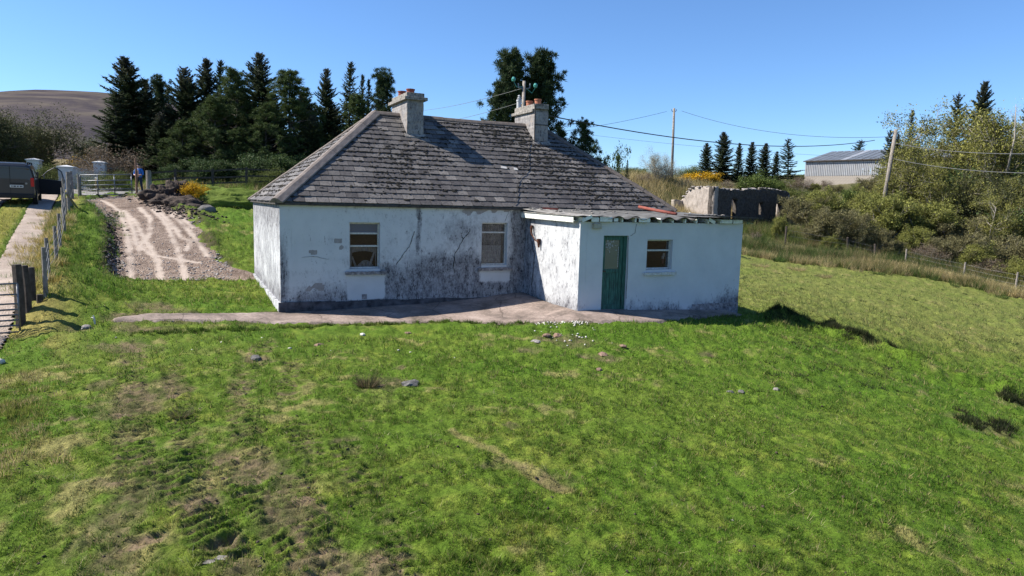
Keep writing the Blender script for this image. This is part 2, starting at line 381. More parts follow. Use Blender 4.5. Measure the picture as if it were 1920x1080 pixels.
# gravel
m, nt, b = new_mat('driveway_gravel'); M['gravel'] = m
v = coords(nt); vo = N(nt, 'ShaderNodeTexVoronoi', i_Scale=26.0); nt.links.new(v, vo.inputs[0])
st = ramp(nt, vo.outputs['Color'], [(.1, (.13, .105, .09)), (.5, (.215, .175, .15)), (.9, (.36, .31, .27))])
dirt = ramp(nt, noise(nt, v, 1.6, 6, .7), [(.35, (.60, .52, .47)), (.65, (1.15, 1.08, 1.02))])
c = mixc(nt, 1, st, dirt, 'MULTIPLY'); bandm = attr(nt, 'band')
fl = ramp(nt, noise(nt, v, 30, 4), [(.3, (.34, .285, .24)), (.7, (.46, .39, .335))])
c = mixc(nt, bandm, c, fl); nt.links.new(c, b.inputs['Base Color']); b.inputs['Roughness'].default_value = .95; b.inputs['Specular IOR Level'].default_value = .15
bump(nt, b, mth(nt, 'MULTIPLY', vo.outputs['Distance'], mth(nt, 'SUBTRACT', 1.1, bandm)), -.04, .9)
M['lane'] = M['gravel'] or simple('lane_gravel', (.36, .31, .285), .95, (.10, .082, .07), 6, .05, det=10)
M['earth'] = simple('dark_earth', (.075, .055, .045), .95, (.02, .016, .014), 5, .05, det=8)

# concrete apron
m, nt, b = new_mat('worn_concrete'); M['concrete'] = m
v = coords(nt); a_ = ramp(nt, noise(nt, v, .9, 8, .72, .4), [(.34, (.095, .075, .062)), (.48, (.21, .165, .142)), (.6, (.30, .24, .21)), (.72, (.42, .35, .32))])
sp = ramp(nt, noise(nt, v, 14, 5, .7), [(.35, (.7, .7, .68)), (.6, (1.08, 1.05, 1.03))]); c = mixc(nt, 1, a_, sp, 'MULTIPLY')
vo = N(nt, 'ShaderNodeTexVoronoi', feature='DISTANCE_TO_EDGE', i_Scale=.7); nz = N(nt, 'ShaderNodeTexNoise', i_Scale=1.5, i_Detail=6.0); nt.links.new(v, nz.inputs[0])
nt.links.new(mixc(nt, .25, v, nz.outputs['Color']), vo.inputs[0]); cr = ramp(nt, vo.outputs['Distance'], [(.0, (.3, .26, .24)), (.012, (1, 1, 1))])
c = mixc(nt, .8, c, cr, 'MULTIPLY'); nt.links.new(c, b.inputs['Base Color']); b.inputs['Roughness'].default_value = .9
bump(nt, b, noise(nt, v, 12, 8, .7), .02, .7)

# limewashed render: 'dirt' is how much black algae grows, 'patch' where the wash has come off
def render_mat(name, wash=(.56, .575, .595), streak=False, bare=(.33, .31, .31)):
    m, nt, b = new_mat(name); v = coords(nt); d = attr(nt, 'dirt'); p = attr(nt, 'patch')
    mp = N(nt, 'ShaderNodeMapping', i_Scale=(1, 1, .45)); nt.links.new(v, mp.inputs[0])
    fine = noise(nt, mp.outputs[0], 26, 6, .75); mid = noise(nt, mp.outputs[0], 7, 6, .7); big = noise(nt, v, 1.6, 5, .6)
    # threshold on mixed noise, lowered where dirt is high
    s = mth(nt, 'ADD', mth(nt, 'MULTIPLY', fine, .55), mth(nt, 'MULTIPLY', mid, .45))
    thr = mth(nt, 'SUBTRACT', .632, mth(nt, 'MULTIPLY', d, .13))
    k = mth(nt, 'MULTIPLY', mth(nt, 'SUBTRACT', s, thr), 12, clamp=True)
    s2 = mth(nt, 'ADD', mth(nt, 'MULTIPLY', noise(nt, v, 3.2, 7, .72), .38), mth(nt, 'MULTIPLY', s, .62))
    soft = mth(nt, 'MULTIPLY', mth(nt, 'MULTIPLY', mth(nt, 'SUBTRACT', s2, mth(nt, 'SUBTRACT', .74, mth(nt, 'MULTIPLY', d, .46))), 3.6, clamp=True), .84)
    base = mixc(nt, mth(nt, 'MULTIPLY', mth(nt, 'SUBTRACT', big, .35), 1.6, clamp=True), wash, tuple(x * f for x, f in zip(wash, (.80, .81, .82))))
    c = mixc(nt, soft, base, (.075, .072, .088)); c = mixc(nt, mth(nt, 'MULTIPLY', k, .9), c, (.035, .033, .040))
    p = mth(nt, 'MULTIPLY', mth(nt, 'SUBTRACT', noise(nt, v, 5, 6, .7), mth(nt, 'SUBTRACT', 1.0, p)), 8, clamp=True); bc = ramp(nt, noise(nt, v, 9, 6, .7), [(.3, tuple(x * .7 for x in bare)), (.7, bare)]); c = mixc(nt, p, c, bc)
    nt.links.new(c, b.inputs['Base Color']); b.inputs['Roughness'].default_value = .93; b.inputs['Specular IOR Level'].default_value = .12
    bump(nt, b, mth(nt, 'ADD', mth(nt, 'MULTIPLY', fine, .5), mid), .012, .7); return m
M['wash'] = render_mat('limewashed_render')
M['wash2'] = render_mat('stack_render', (.40, .385, .37), bare=(.30, .26, .23))
M['plinth'] = simple('dark_plinth_paint', (.10, .10, .115), .9, (.018, .018, .022), 5, .01, det=8)
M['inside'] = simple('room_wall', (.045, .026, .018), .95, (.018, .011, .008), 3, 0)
M['cloth'] = simple('net_curtain', (.50, .50, .50), .95, (.25, .25, .26), 14, 0)
M['frame'] = simple('weathered_white_paint', (.62, .62, .60), .75, (.36, .35, .33), 18, .002)
M['sill'] = simple('weathered_sill', (.36, .34, .35), .9, (.06, .055, .06), 9, .006, det=7)
M['fascia'] = simple('peeling_fascia_paint', (.80, .79, .74), .85, (.42, .45, .40), 7, .004, det=7)
M['oldwood'] = simple('black_old_wood', (.09, .08, .075), .9, (.03, .026, .024), 8, .006)
M['post'] = simple('silvered_timber', (.30, .27, .24), .9, (.12, .105, .09), 7, .006, det=7)
M['darkpost'] = simple('dark_timber', (.085, .07, .06), .9, (.03, .024, .02), 7, .008, det=7)
M['redpost'] = simple('reddish_timber', (.26, .15, .10), .9, (.14, .08, .055), 6, .004)
M['wire'] = simple('grey_wire', (.22, .22, .22), .6, (.14, .14, .14), 4, 0, metal=.5)
M['cable'] = simple('black_cable', (.03, .03, .032), .6, (.02, .02, .02), 4, 0)
M['galv'] = simple('galvanised_tube', (.20, .21, .23), .5, (.12, .13, .14), 12, .001, metal=.6, spec=.5)
M['felt'] = simple('old_roofing_felt', (.16, .16, .155), .85, (.06, .058, .055), 4, .01, det=7)
M['corr'] = simple('corrugated_sheet_grey', (.34, .33, .31), .75, (.13, .12, .11), 5, .006, det=7)
M['redpipe'] = simple('red_clay_pipe', (.25, .07, .05), .8, (.13, .045, .038), 9, .003)
M['pot'] = simple('red_pot_clay', (.30, .085, .055), .8, (.14, .04, .03), 10, .004)
M['opot'] = simple('orange_pot_clay', (.44, .17, .10), .8, (.26, .10, .06), 10, .004)
M['cap'] = simple('lichened_concrete', (.36, .335, .305), .92, (.055, .05, .045), 13, .012, det=8)
M['ridge'] = simple('ridge_mortar', (.165, .14, .125), .92, (.075, .063, .056), 6, .012, det=8)
M['hip'] = simple('hip_cement', (.24, .205, .185), .92, (.125, .105, .095), 5, .008, det=8)
M['lead'] = simple('white_underlay', (.6, .58, .55), .8, (.4, .38, .35), 9, .002)
M['rust'] = simple('rusty_iron', (.12, .045, .025), .9, (.05, .02, .012), 20, .004)
M['moss'] = simple('dark_moss', (.030, .027, .020), 1, (.010, .009, .008), 30, .006)
M['stone'] = simple('field_stone', (.36, .33, .31), .92, (.16, .145, .135), 3.5, .03, det=7)
M['rstone'] = simple('reddish_stone', (.30, .20, .15), .92, (.14, .09, .07), 3.5, .03, det=7)
M['dstone'] = simple('dark_boulder', (.17, .165, .16), .9, (.06, .058, .056), 2.5, .03, det=7)
M['ruin'] = simple('ruin_render', (.36, .32, .29), .95, (.20, .175, .155), 2.2, .06, det=8)
M['bark'] = simple('grey_bark', (.14, .12, .10), .95, (.05, .042, .035), 6, .02)
M['palebark'] = simple('pale_bark', (.34, .31, .27), .95, (.16, .14, .12), 6, .02)
M['concwhite'] = simple('white_pier_render', (.52, .54, .56), .85, (.38, .39, .41), 4, .004)
M['pinkstone'] = simple('pink_brick', (.33, .18, .14), .9, (.20, .11, .09), 8, .01)
M['block'] = simple('concrete_block', (.40, .36, .32), .92, (.26, .235, .21), 2, .01, det=7)
M['green'] = simple('green_plastic', (.02, .30, .14), .5, (.02, .22, .10), 5, 0)
M['bone'] = simple('bleached_white', (.65, .63, .58), .8, (.4, .38, .34), 10, .002)
def slate_mat():
    m, nt, b = new_mat('slate'); v = coords(nt, 'Generated'); 
    geo = nt.nodes.new('ShaderNodeNewGeometry').outputs['Position']
    oi = nt.nodes.new('ShaderNodeObjectInfo').outputs['Random']; r = mth(nt, 'FRACT', mth(nt, 'ADD', oi, attr(nt, 'rnd')))
    base = ramp(nt, r, [(0, (.066, .062, .061)), (.3, (.098, .092, .090)), (.8, (.126, .119, .114)), (1, (.19, .178, .166))])
    sp = ramp(nt, noise(nt, geo, 17, 7, .75), [(.36, (.50, .49, .48)), (.5, (.95, .95, .95)), (.70, (1.35, 1.32, 1.28))])
    bl = ramp(nt, noise(nt, geo, 1.1, 5, .6), [(.3, (.72, .70, .70)), (.7, (1.2, 1.18, 1.16))])
    c = mixc(nt, 1, base, sp, 'MULTIPLY'); c = mixc(nt, 1, c, bl, 'MULTIPLY'); nt.links.new(c, b.inputs['Base Color'])
    b.inputs['Roughness'].default_value = .62; b.inputs['Specular IOR Level'].default_value = .35; bump(nt, b, noise(nt, geo, 25, 6, .7), .008, .6); return m
M['slate'] = slate_mat()
m, nt, b = new_mat('green_door_paint'); M['door'] = m; v = coords(nt); mp = N(nt, 'ShaderNodeMapping', i_Scale=(14, 14, 1.6)); nt.links.new(v, mp.inputs[0])
nt.links.new(ramp(nt, noise(nt, mp.outputs[0], 2.2, 7, .75), [(.38, (.008, .030, .026)), (.56, (.022, .115, .085)), (.74, (.10, .24, .19))]), b.inputs['Base Color']); b.inputs['Roughness'].default_value = .65
def glass(name, col=(.015, .017, .02), rough=.05, tr=.0):
    m, nt, b = new_mat(name); b.inputs['Base Color'].default_value = (*col, 1); b.inputs['Roughness'].default_value = rough; b.inputs['Specular IOR Level'].default_value = .8
    if tr:
        t = N(nt, 'ShaderNodeBsdfTransparent'); mx = N(nt, 'ShaderNodeMixShader', i_0=tr); nt.links.new(b.outputs[0], mx.inputs[1]); nt.links.new(t.outputs[0], mx.inputs[2])
        nt.links.new(mx.outputs[0], nt.nodes['Material Output'].inputs[0])
    return m
M['glass'] = glass('window_glass', (.02, .02, .022), .04, .72); M['darkglass'] = glass('tinted_glass', (.01, .011, .013), .05)
M['paleglass'] = glass('frosted_door_glass', (.085, .11, .09), .25)
M['sky_tint_glass'] = glass('sky_reflection_tint_pane', (.03, .075, .14), .12)  # blue base colour stands in for sky reflected in the top pane
def paint(name, col, rough=.35, metal=.2):
    m, nt, b = new_mat(name); b.inputs['Base Color'].default_value = (*col, 1); b.inputs['Roughness'].default_value = rough; b.inputs['Metallic'].default_value = metal
    b.inputs['Coat Weight'].default_value = .4; return m
M['van'] = paint('van_paint', (.026, .028, .034)); M['black'] = simple('black_plastic', (.02, .02, .022), .6, (.012, .012, .012), 5, 0)
M['tyre'] = simple('tyre_rubber', (.022, .022, .022), .9, (.015, .015, .015), 9, 0); M['rim'] = simple('grey_alloy', (.28, .28, .29), .4, (.2, .2, .2), 5, 0, metal=.8)
M['red'] = simple('red_lamp', (.55, .02, .015), .3, (.4, .015, .01), 8, 0); M['plate'] = simple('plate_white', (.7, .7, .68), .5, (.6, .6, .58), 5, 0)
M['roof_sky_sheen'] = paint('sky_sheen_roof_panel', (.42, .44, .50), .35, .1)  # pale colour stands in for sky reflected on the van roof
M['blueshirt'] = simple('blue_shirt', (.045, .19, .52), .85, (.03, .13, .40), 9, .004); M['jeans'] = simple('dark_jeans', (.03, .04, .07), .9, (.02, .025, .045), 12, .004)
M['skin'] = simple('skin', (.50, .30, .23), .6, (.42, .24, .18), 9, 0); M['hair'] = simple('dark_hair', (.03, .02, .015), .8, (.02, .012, .01), 20, .004)

# ------------------------------------------------------------------ ground sheet (one sheet to the horizon)
def fan():
    tf = np.linspace(-R_(47), R_(47), 740); tc = np.linspace(R_(47), R_(313), 66)[1:]
    th = np.r_[tf, tc]; th = th[:-1] if abs((th[-1] - th[0]) - 2 * math.pi) < 1e-6 else th
    r = np.r_[np.geomspace(2.2, 4.2, 50)[:-1], np.geomspace(4.2, 14, 330)[:-1], np.geomspace(14, 62, 215), np.geomspace(62, 3600, 84)[1:]]
    T, Rr = np.meshgrid(th, r); x = Rr * np.sin(T); y = Rr * np.cos(T); nr, ntn = x.shape
    i = np.arange(nr - 1)[:, None] * ntn; j = np.arange(ntn)[None]; j2 = (j + 1) % ntn
    Fq = np.stack([i + j, i + j2, i + ntn + j2, i + ntn + j], -1).reshape(-1, 4)[:, ::-1]
    return x.ravel(), y.ravel(), Fq, ntn
gx, gy, gF, ntn = fan()
gz = height(gx, gy); gm, grib, gs = masks(gx, gy)
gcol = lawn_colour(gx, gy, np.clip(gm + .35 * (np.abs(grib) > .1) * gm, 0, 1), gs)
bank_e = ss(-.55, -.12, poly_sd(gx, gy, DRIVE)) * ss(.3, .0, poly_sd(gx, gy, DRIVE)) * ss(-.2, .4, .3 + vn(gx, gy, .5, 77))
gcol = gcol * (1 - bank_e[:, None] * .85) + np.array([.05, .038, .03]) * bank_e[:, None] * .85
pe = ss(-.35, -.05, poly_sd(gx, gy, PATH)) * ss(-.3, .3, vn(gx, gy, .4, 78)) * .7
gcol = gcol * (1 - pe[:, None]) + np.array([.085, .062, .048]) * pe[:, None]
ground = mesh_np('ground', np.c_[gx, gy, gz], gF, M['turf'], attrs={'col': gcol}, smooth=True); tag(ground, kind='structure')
cap_ = MB(); ring = [(gx[k], gy[k], gz[k]) for k in range(0, ntn, 6)]; ring_c = (0, 0, float(base_h(np.array([0.]), np.array([0.]))[0]))
cap_.add([ring_c] + ring, [(0, (k + 1) % len(ring) + 1, k + 1) for k in range(len(ring))]); cc_ = cap_.build('ground_under_camera', M['turf']); tag(cc_, kind='structure')
a_ = cc_.data.color_attributes.new('col', 'FLOAT_COLOR', 'POINT'); a_.data.foreach_set('color', np.tile([.07, .13, .02, 1], len(cc_.data.vertices)).astype(np.float32))

def sheet(name, x0, x1, y0, y1, st, sdf, mat, lift, rough_amp, w_=.1, extra=None):
    xs = np.arange(x0, x1, st); ys = np.arange(y0, y1, st); X, Y = np.meshgrid(xs, ys); sd = sdf(X, Y)
    z = height(X.ravel(), Y.ravel(), False).reshape(X.shape) + lift - .09 + .09 * ss(-.06, w_, sd) + rough_amp * fbm(X, Y, .3, 44, 3)
    keep = sd > -.12; k4 = keep[:-1, :-1] & keep[1:, :-1] & keep[:-1, 1:] & keep[1:, 1:]
    idx = np.arange(X.size).reshape(X.shape); Fq = np.stack([idx[:-1, :-1], idx[:-1, 1:], idx[1:, 1:], idx[1:, :-1]], -1)[k4]
    used = np.unique(Fq); mp = np.zeros(X.size, int); mp[used] = np.arange(len(used)); V = np.c_[X.ravel(), Y.ravel(), z.ravel()][used]
    at = {}
    if extra: e, dz = extra(V[:, 0], V[:, 1]); at['band'] = e; V[:, 2] += dz
    return tag(mesh_np(name, V, mp[Fq], mat, attrs=at, smooth=True), kind='structure')
edge = lambda X, Y: .10 * vn(X, Y, .35, 41) + .12 * vn(X, Y, 1.1, 42)
def bands(x, y):
    e = np.zeros(x.shape)
    for P in BANDS:
        d, s = seg_dist(x, y, P); e = np.maximum(e, ss(.16, .07, d + .05 * vn(x, y, .25, 47)) * (.45 + .55 * ss(-.9, -.2, vn(x, y, .7, 48))) * (.78 + .22 * np.sin(d * 2 * math.pi / .085)))
    return e, -.015 * e
dmin, dmax = DRIVE.min(0), DRIVE.max(0)
sheet('driveway', dmin[0] - .5, dmax[0] + 2.5, dmin[1] - .6, dmax[1] + .6, .07, lambda X, Y: np.maximum(poly_sd(X, Y, DRIVE) + edge(X, Y) * 1.6, poly_sd(X, Y, SPUR) + edge(X, Y)), M['gravel'], .0, .02, extra=bands)
pp = np.array(PATH); sheet('concrete_path', pp[:, 0].min() - .3, pp[:, 0].max() + .3, pp[:, 1].min() - .3, pp[:, 1].max() + .3, .05, lambda X, Y: poly_sd(X, Y, PATH) + edge(X, Y) * .6, M['concrete'], .035, .008, .0)
sheet('lane', -44, 4, -14, 58, .11, LSD, M['lane'], .0, .02, extra=lambda x, y: (.62 + .3 * fbm(x, y, .6, 49, 3), 0 * x))
# road beyond the driveway gate
RD = gl([(140, 366), (262, 367), (330, 364), (300, 352), (220, 345), (150, 341), (100, 341), (60, 350)])
sheet('road', RD[:, 0].min() - 1, RD[:, 0].max() + 1, RD[:, 1].min() - 1, RD[:, 1].max() + 1, .3, lambda X, Y: poly_sd(X, Y, RD) + edge(X, Y), simple('grey_tarmac', (.21, .205, .20), .9, (.13, .125, .12), 2, .01), .06, .02, .3)

# far hill
hx, hy = np.meshgrid(np.linspace(-3200, 900, 150), np.linspace(700, 2600, 80)); 
hz = 187 * np.exp(-((hx + 830) / 560) ** 2 - ((hy - 1350) / 520) ** 2) * 1.0 + 120 * np.exp(-((hx + 2000) / 700) ** 2 - ((hy - 1500) / 600) ** 2) + 14 * fbm(hx, hy, 420, 5, 5) - 6 + 22 * np.exp(-((hx - 200) / 700) ** 2)
m, nt, b = new_mat('hazy_heather_moor'); v = coords(nt); n_ = noise(nt, v, .006, 9, .65, .6)
mp = N(nt, 'ShaderNodeMapping', i_Scale=(.004, .004, .03)); nt.links.new(v, mp.inputs[0])
c = ramp(nt, n_, [(.34, (.045, .043, .054)), (.5, (.070, .063, .068)), (.62, (.110, .098, .084)), (.75, (.072, .075, .060))])  # heather tones, with a bluish tint of distant air mixed in
c = mixc(nt, 1, c, ramp(nt, noise(nt, mp.outputs[0], 3, 8, .75), [(.35, (.7, .7, .75)), (.65, (1.3, 1.25, 1.2))]), 'MULTIPLY'); nt.links.new(c, b.inputs['Base Color']); b.inputs['Roughness'].default_value = 1; b.inputs['Specular IOR Level'].default_value = 0
idx = np.arange(hx.size).reshape(hx.shape); tag(mesh_np('hill', np.c_[hx.ravel(), hy.ravel(), hz.ravel()], np.stack([idx[:-1, :-1], idx[:-1, 1:], idx[1:, 1:], idx[1:, :-1]], -1).reshape(-1, 4), m, smooth=True), kind='structure')

# ------------------------------------------------------------------ grass blades
def blades(name, n, rmin, rmax, th0, th1, hh, ww, pw=1.0, mat='blade', keepf=None, colf=None, seed=1, lean=.75, label=None, world=None):
    r_ = np.random.default_rng(seed)
    if world is None:
        u = r_.uniform((1 / rmax) ** pw, (1 / rmin) ** pw, n); r = 1 / u ** (1 / pw); t = r_.uniform(R_(th0), R_(th1), n); x = r * np.sin(t); y = r * np.cos(t)
    else: x, y = world(r_, n)
    # gather into tufts
    k = .05 + .0015 * np.hypot(x, y); cx = np.round(x / (k * 2.5)) * k * 2.5; cy = np.round(y / (k * 2.5)) * k * 2.5
    cx = cx + k * 1.1 * np.sin(cx * 91.7 + cy * 57.1); cy = cy + k * 1.1 * np.cos(cx * 33.7 - cy * 71.3)
    g = r_.uniform(0, 1, n) < .55; x = np.where(g, cx + r_.normal(0, k * .42, n), x); y = np.where(g, cy + r_.normal(0, k * .42, n), y)
    keep = hard_mask(x, y) < -.02
    a, b2 = toH(x, y); keep &= ~((a > -.05) & (a < 13.2) & (b2 > -3.3) & (b2 < 7))
    mud, rib, straw = masks(x, y); keep &= r_.uniform(0, 1, n) > mud * .93; keep &= ~((rib < -.1) & (r_.uniform(0, 1, n) < .88))
    if keepf is not None: keep &= keepf(x, y, r_)
    x, y, mud, straw = x[keep], y[keep], mud[keep], straw[keep]; n = len(x); r = np.hypot(x, y); z = height(x, y) - .005
    col = lawn_colour(x, y, mud * .3, straw) if colf is None else colf(x, y, r_)
    jt = r_.normal(0, .22, n)[:, None]; hue = r_.uniform(0, 1, n)[:, None]; tt = np.modf(np.abs(np.sin(cx[keep] * 12.9 + cy[keep] * 78.2)) * 437.58)[0][:, None]; col = col * (.66 + .82 * tt)
    dry = (r_.uniform(0, 1, n) < .13)[:, None]
    col = col * np.exp(jt) * (1 + (hue - .5) * np.array([.5, .12, .2])); col = np.where(dry, np.array([.26, .23, .095]) * np.exp(jt), col)
    sc = np.clip(r / 8, 1, 3.2) ** .8; H = hh * r_.uniform(.45, 1.3, n) * sc * (1 + .8 * vn(x, y, .3, 7)) * np.where(g[keep], 1.15, .8); Wd = ww * np.clip(r / 8, .9, 6) ** .9 * r_.uniform(.7, 1.3, n)
    az = r_.uniform(0, 2 * math.pi, n); la = r_.uniform(0, 2 * math.pi, n); ll = H * lean * r_.uniform(.2, 1.2, n)
    P = np.c_[x, y, z]; s = np.c_[np.cos(az), np.sin(az), 0 * az] * (Wd / 2)[:, None]; top = P + np.c_[ll * np.cos(la), ll * np.sin(la), H]
    V = np.stack([P - s, P + s, top], 1).reshape(-1, 3); Fc = np.arange(3 * n).reshape(-1, 3)
    o = mesh_np(name, V, Fc, M[mat], attrs={'col': np.repeat(np.clip(col, .003, 1), 3, 0)}); tag(o, label, None, None, 'stuff'); return o
blades('grass', 620000, 4.0, 34, -44, 44, .036, .0085, 1.35, seed=11)
blades('far_field_grass', 150000, 20, 62, -42, 44, .035, .006, 1.0, seed=12)

# coarse tussocks: rushes and dead grass along banks and boundary
DRY = np.array([.38, .31, .16]); RUSH = np.array([.06, .10, .025])
def tuft_cloud(name, centres, nper, rad, hh, col, seed, lean=.5, ww=.02):
    r_ = np.random.default_rng(seed); cs = np.repeat(np.asarray(centres, float)[:, :2], nper, 0); sc = np.repeat(r_.uniform(.6, 1.35, len(centres)), nper); n = len(cs)
    ang = r_.uniform(0, 2 * math.pi, n); rr = rad * np.sqrt(r_.uniform(0, 1, n)) * sc; x = cs[:, 0] + rr * np.cos(ang); y = cs[:, 1] + rr * np.sin(ang)
    z = height(x, y) - .01; H = hh * sc * r_.uniform(.5, 1.2, n); l = H * lean * r_.uniform(.3, 1.3, n); a2 = ang + r_.normal(0, .5, n)
    P = np.c_[x, y, z]; az = r_.uniform(0, 6.28, n); s = np.c_[np.cos(az), np.sin(az), 0 * az] * ww / 2
    top = P + np.c_[l * np.cos(a2), l * np.sin(a2), H]; c = np.repeat(np.array([col[k % len(col)] for k in range(len(centres))]), nper, 0) * np.exp(r_.normal(0, .28, n))[:, None]
    o = mesh_np(name, np.stack([P - s, P + s, top], 1).reshape(-1, 3), np.arange(3 * n).reshape(-1, 3), M['blade'], attrs={'col': np.repeat(c, 3, 0)}); return tag(o, None, None, None, 'stuff')
def along(pxs, n, spread, seed):
    P = gl(pxs); r_ = np.random.default_rng(seed); L = np.r_[0, np.cumsum(np.hypot(*np.diff(P, axis=0).T))]; s = r_.uniform(0, L[-1], n)
    return np.c_[np.interp(s, L, P[:, 0]), np.interp(s, L, P[:, 1])] + r_.normal(0, spread, (n, 2))
ed = [(1395, 478), (1470, 490), (1560, 497), (1640, 505), (1720, 515), (1800, 530), (1860, 543), (1920, 560)]
tuft_cloud('boundary_tussocks', along(ed, 330, .6, 3), 70, .3, .5, [DRY, RUSH, DRY * .8, RUSH * 1.3, (.14, .15, .05)], 4)
tuft_cloud('boundary_tussocks', along([(1398, 462), (1480, 478), (1600, 490), (1700, 500), (1800, 515), (1900, 540)], 300, 1.0, 5), 70, .4, .75, [RUSH * .8, DRY * .7, RUSH, (.09, .11, .035)], 6)
tuft_cloud('bank_behind_field_rushes', along([(1398, 430), (1470, 440), (1560, 460)], 260, 1.9, 7), 70, .5, .7, [(.10, .14, .035), (.05, .075, .02), DRY * .6, (.12, .15, .04)], 8)
tuft_cloud('dead_grass', along([(1270, 405), (1400, 408), (1470, 415)], 160, 1.2, 9), 60, .5, .9, [DRY, DRY * 1.2, DRY * .7], 10, ww=.035)
tuft_cloud('dead_grass', along([(1190, 340), (1260, 352), (1330, 356)], 320, 3.0, 11), 50, .6, .9, [DRY * .9, DRY * 1.1, (.13, .13, .05)], 12, ww=.04)
tuft_cloud('lane_verge_grass', along([(60, 560), (80, 480), (100, 440), (112, 400)], 150, .28, 13), 90, .22, .26, [DRY * 1.05, (.30, .24, .07), (.14, .16, .04)], 14, ww=.016)
tuft_cloud('bank_grass', along([(125, 560), (140, 480), (150, 430), (165, 400)], 150, .75, 15), 80, .22, .2, [(.07, .14, .02), (.10, .16, .03)], 16, ww=.013)
tuft_cloud('right_mound_rushes', along([(1440, 605), (1560, 620), (1600, 645), (1685, 675)], 55, .35, 17), 60, .15, .16, [(.045, .07, .02), (.08, .11, .03), (.03, .045, .015)], 18, ww=.012)
tuft_cloud('field_edge_grass', along([(20, 700), (30, 780), (15, 900)], 90, .25, 19), 80, .16, .09, [(.20, .19, .06), (.13, .16, .03), DRY * .9], 20, ww=.009)
tuft_cloud('overgrown_hedge_bank', along([(385, 372), (430, 378), (475, 384)], 150, .8, 21), 90, .3, .5, [(.10, .15, .03), DRY * .6, (.06, .09, .02)], 22, ww=.02)
tuft_cloud('verge_beyond_gate', along([(250, 350), (330, 356), (420, 362), (470, 366)], 170, 1.0, 23), 60, .4, .5, [(.10, .18, .02), (.08, .13, .02), DRY * .7], 24, ww=.03)

# gravel stones loose on the drive and rubble by the path
def stones(name, xy, size, mat, seed, label=None):
    V0, F0 = ico(1); V0 = V0[:12] if False else V0; r_ = np.random.default_rng(seed); n = len(xy); z = height(xy[:, 0], xy[:, 1], False)
    s = size * r_.uniform(.5, 1.5, n)[:, None]; sc = s * np.c_[r_.uniform(.8, 1.3, n), r_.uniform(.6, 1, n), r_.uniform(.4, .8, n)]; a = r_.uniform(0, 6.28, n)
    nz = 1 + r_.uniform(-.22, .22, (n, len(V0))); P = V0[None] * sc[:, None, :] * nz[:, :, None]
    x = P[:, :, 0] * np.cos(a)[:, None] - P[:, :, 1] * np.sin(a)[:, None]; y = P[:, :, 0] * np.sin(a)[:, None] + P[:, :, 1] * np.cos(a)[:, None]
    Q = np.stack([x + xy[:, 0:1], y + xy[:, 1:2], P[:, :, 2] + z[:, None]], -1).reshape(-1, 3)
    return tag(mesh_np(name, Q, (F0[None] + (np.arange(n) * len(V0))[:, None, None]).reshape(-1, 3), mat), label, None, None, 'stuff')
r_ = np.random.default_rng(31); q = np.c_[r_.uniform(dmin[0], dmax[0] + .5, 30000), r_.uniform(dmin[1], dmax[1], 30000)]; sd = poly_sd(q[:, 0], q[:, 1], DRIVE); bb, _ = bands(q[:, 0], q[:, 1])
dens = .03 + .4 * ss(1.0, .0, sd) * ss(.3, -.3, vn(q[:, 0], q[:, 1], 3, 4)) + .25 * ss(-21.5, -24, -q[:, 1]) * ss(26.5, 23.5, q[:, 1])
q = q[(sd > -.12) & (bb < .3) & (r_.uniform(0, 1, 30000) < dens)][:4200]
stones('gravel_stones', q, .04, M['stone'], 5)
rb = np.concatenate([along([(1000, 604), (1060, 606), (1100, 607)], 110, .18, 41), along([(1010, 620), (1100, 640)], 26, .35, 42), along([(200, 640), (600, 660), (900, 660)], 14, .5, 43)])
stones('plaster_rubble', rb, .028, M['bone'], 8)

# ------------------------------------------------------------------ the cottage
L_, D_, E_, OH = 13.02, 6.87, 2.72, .12
SL = math.atan2(2.91, 3.55); LV = 3.55 / math.cos(SL)
house = empty('cottage', (HC[0], HC[1], 0), TH, 'abandoned whitewashed cottage with black stained walls, hipped slate roof and two chimneys', 'cottage')

def hl(px, py, b):
    """house coordinates (a, z) of the photograph's pixel on the plane at depth b"""
    d = ray(px, py); o = np.array([0 - HC[0], 0 - HC[1]]); k = (b - o @ HB) / (d[:2] @ HB); return float((o + d[:2] * k) @ HA), float(CAMZ + d[2] * k)

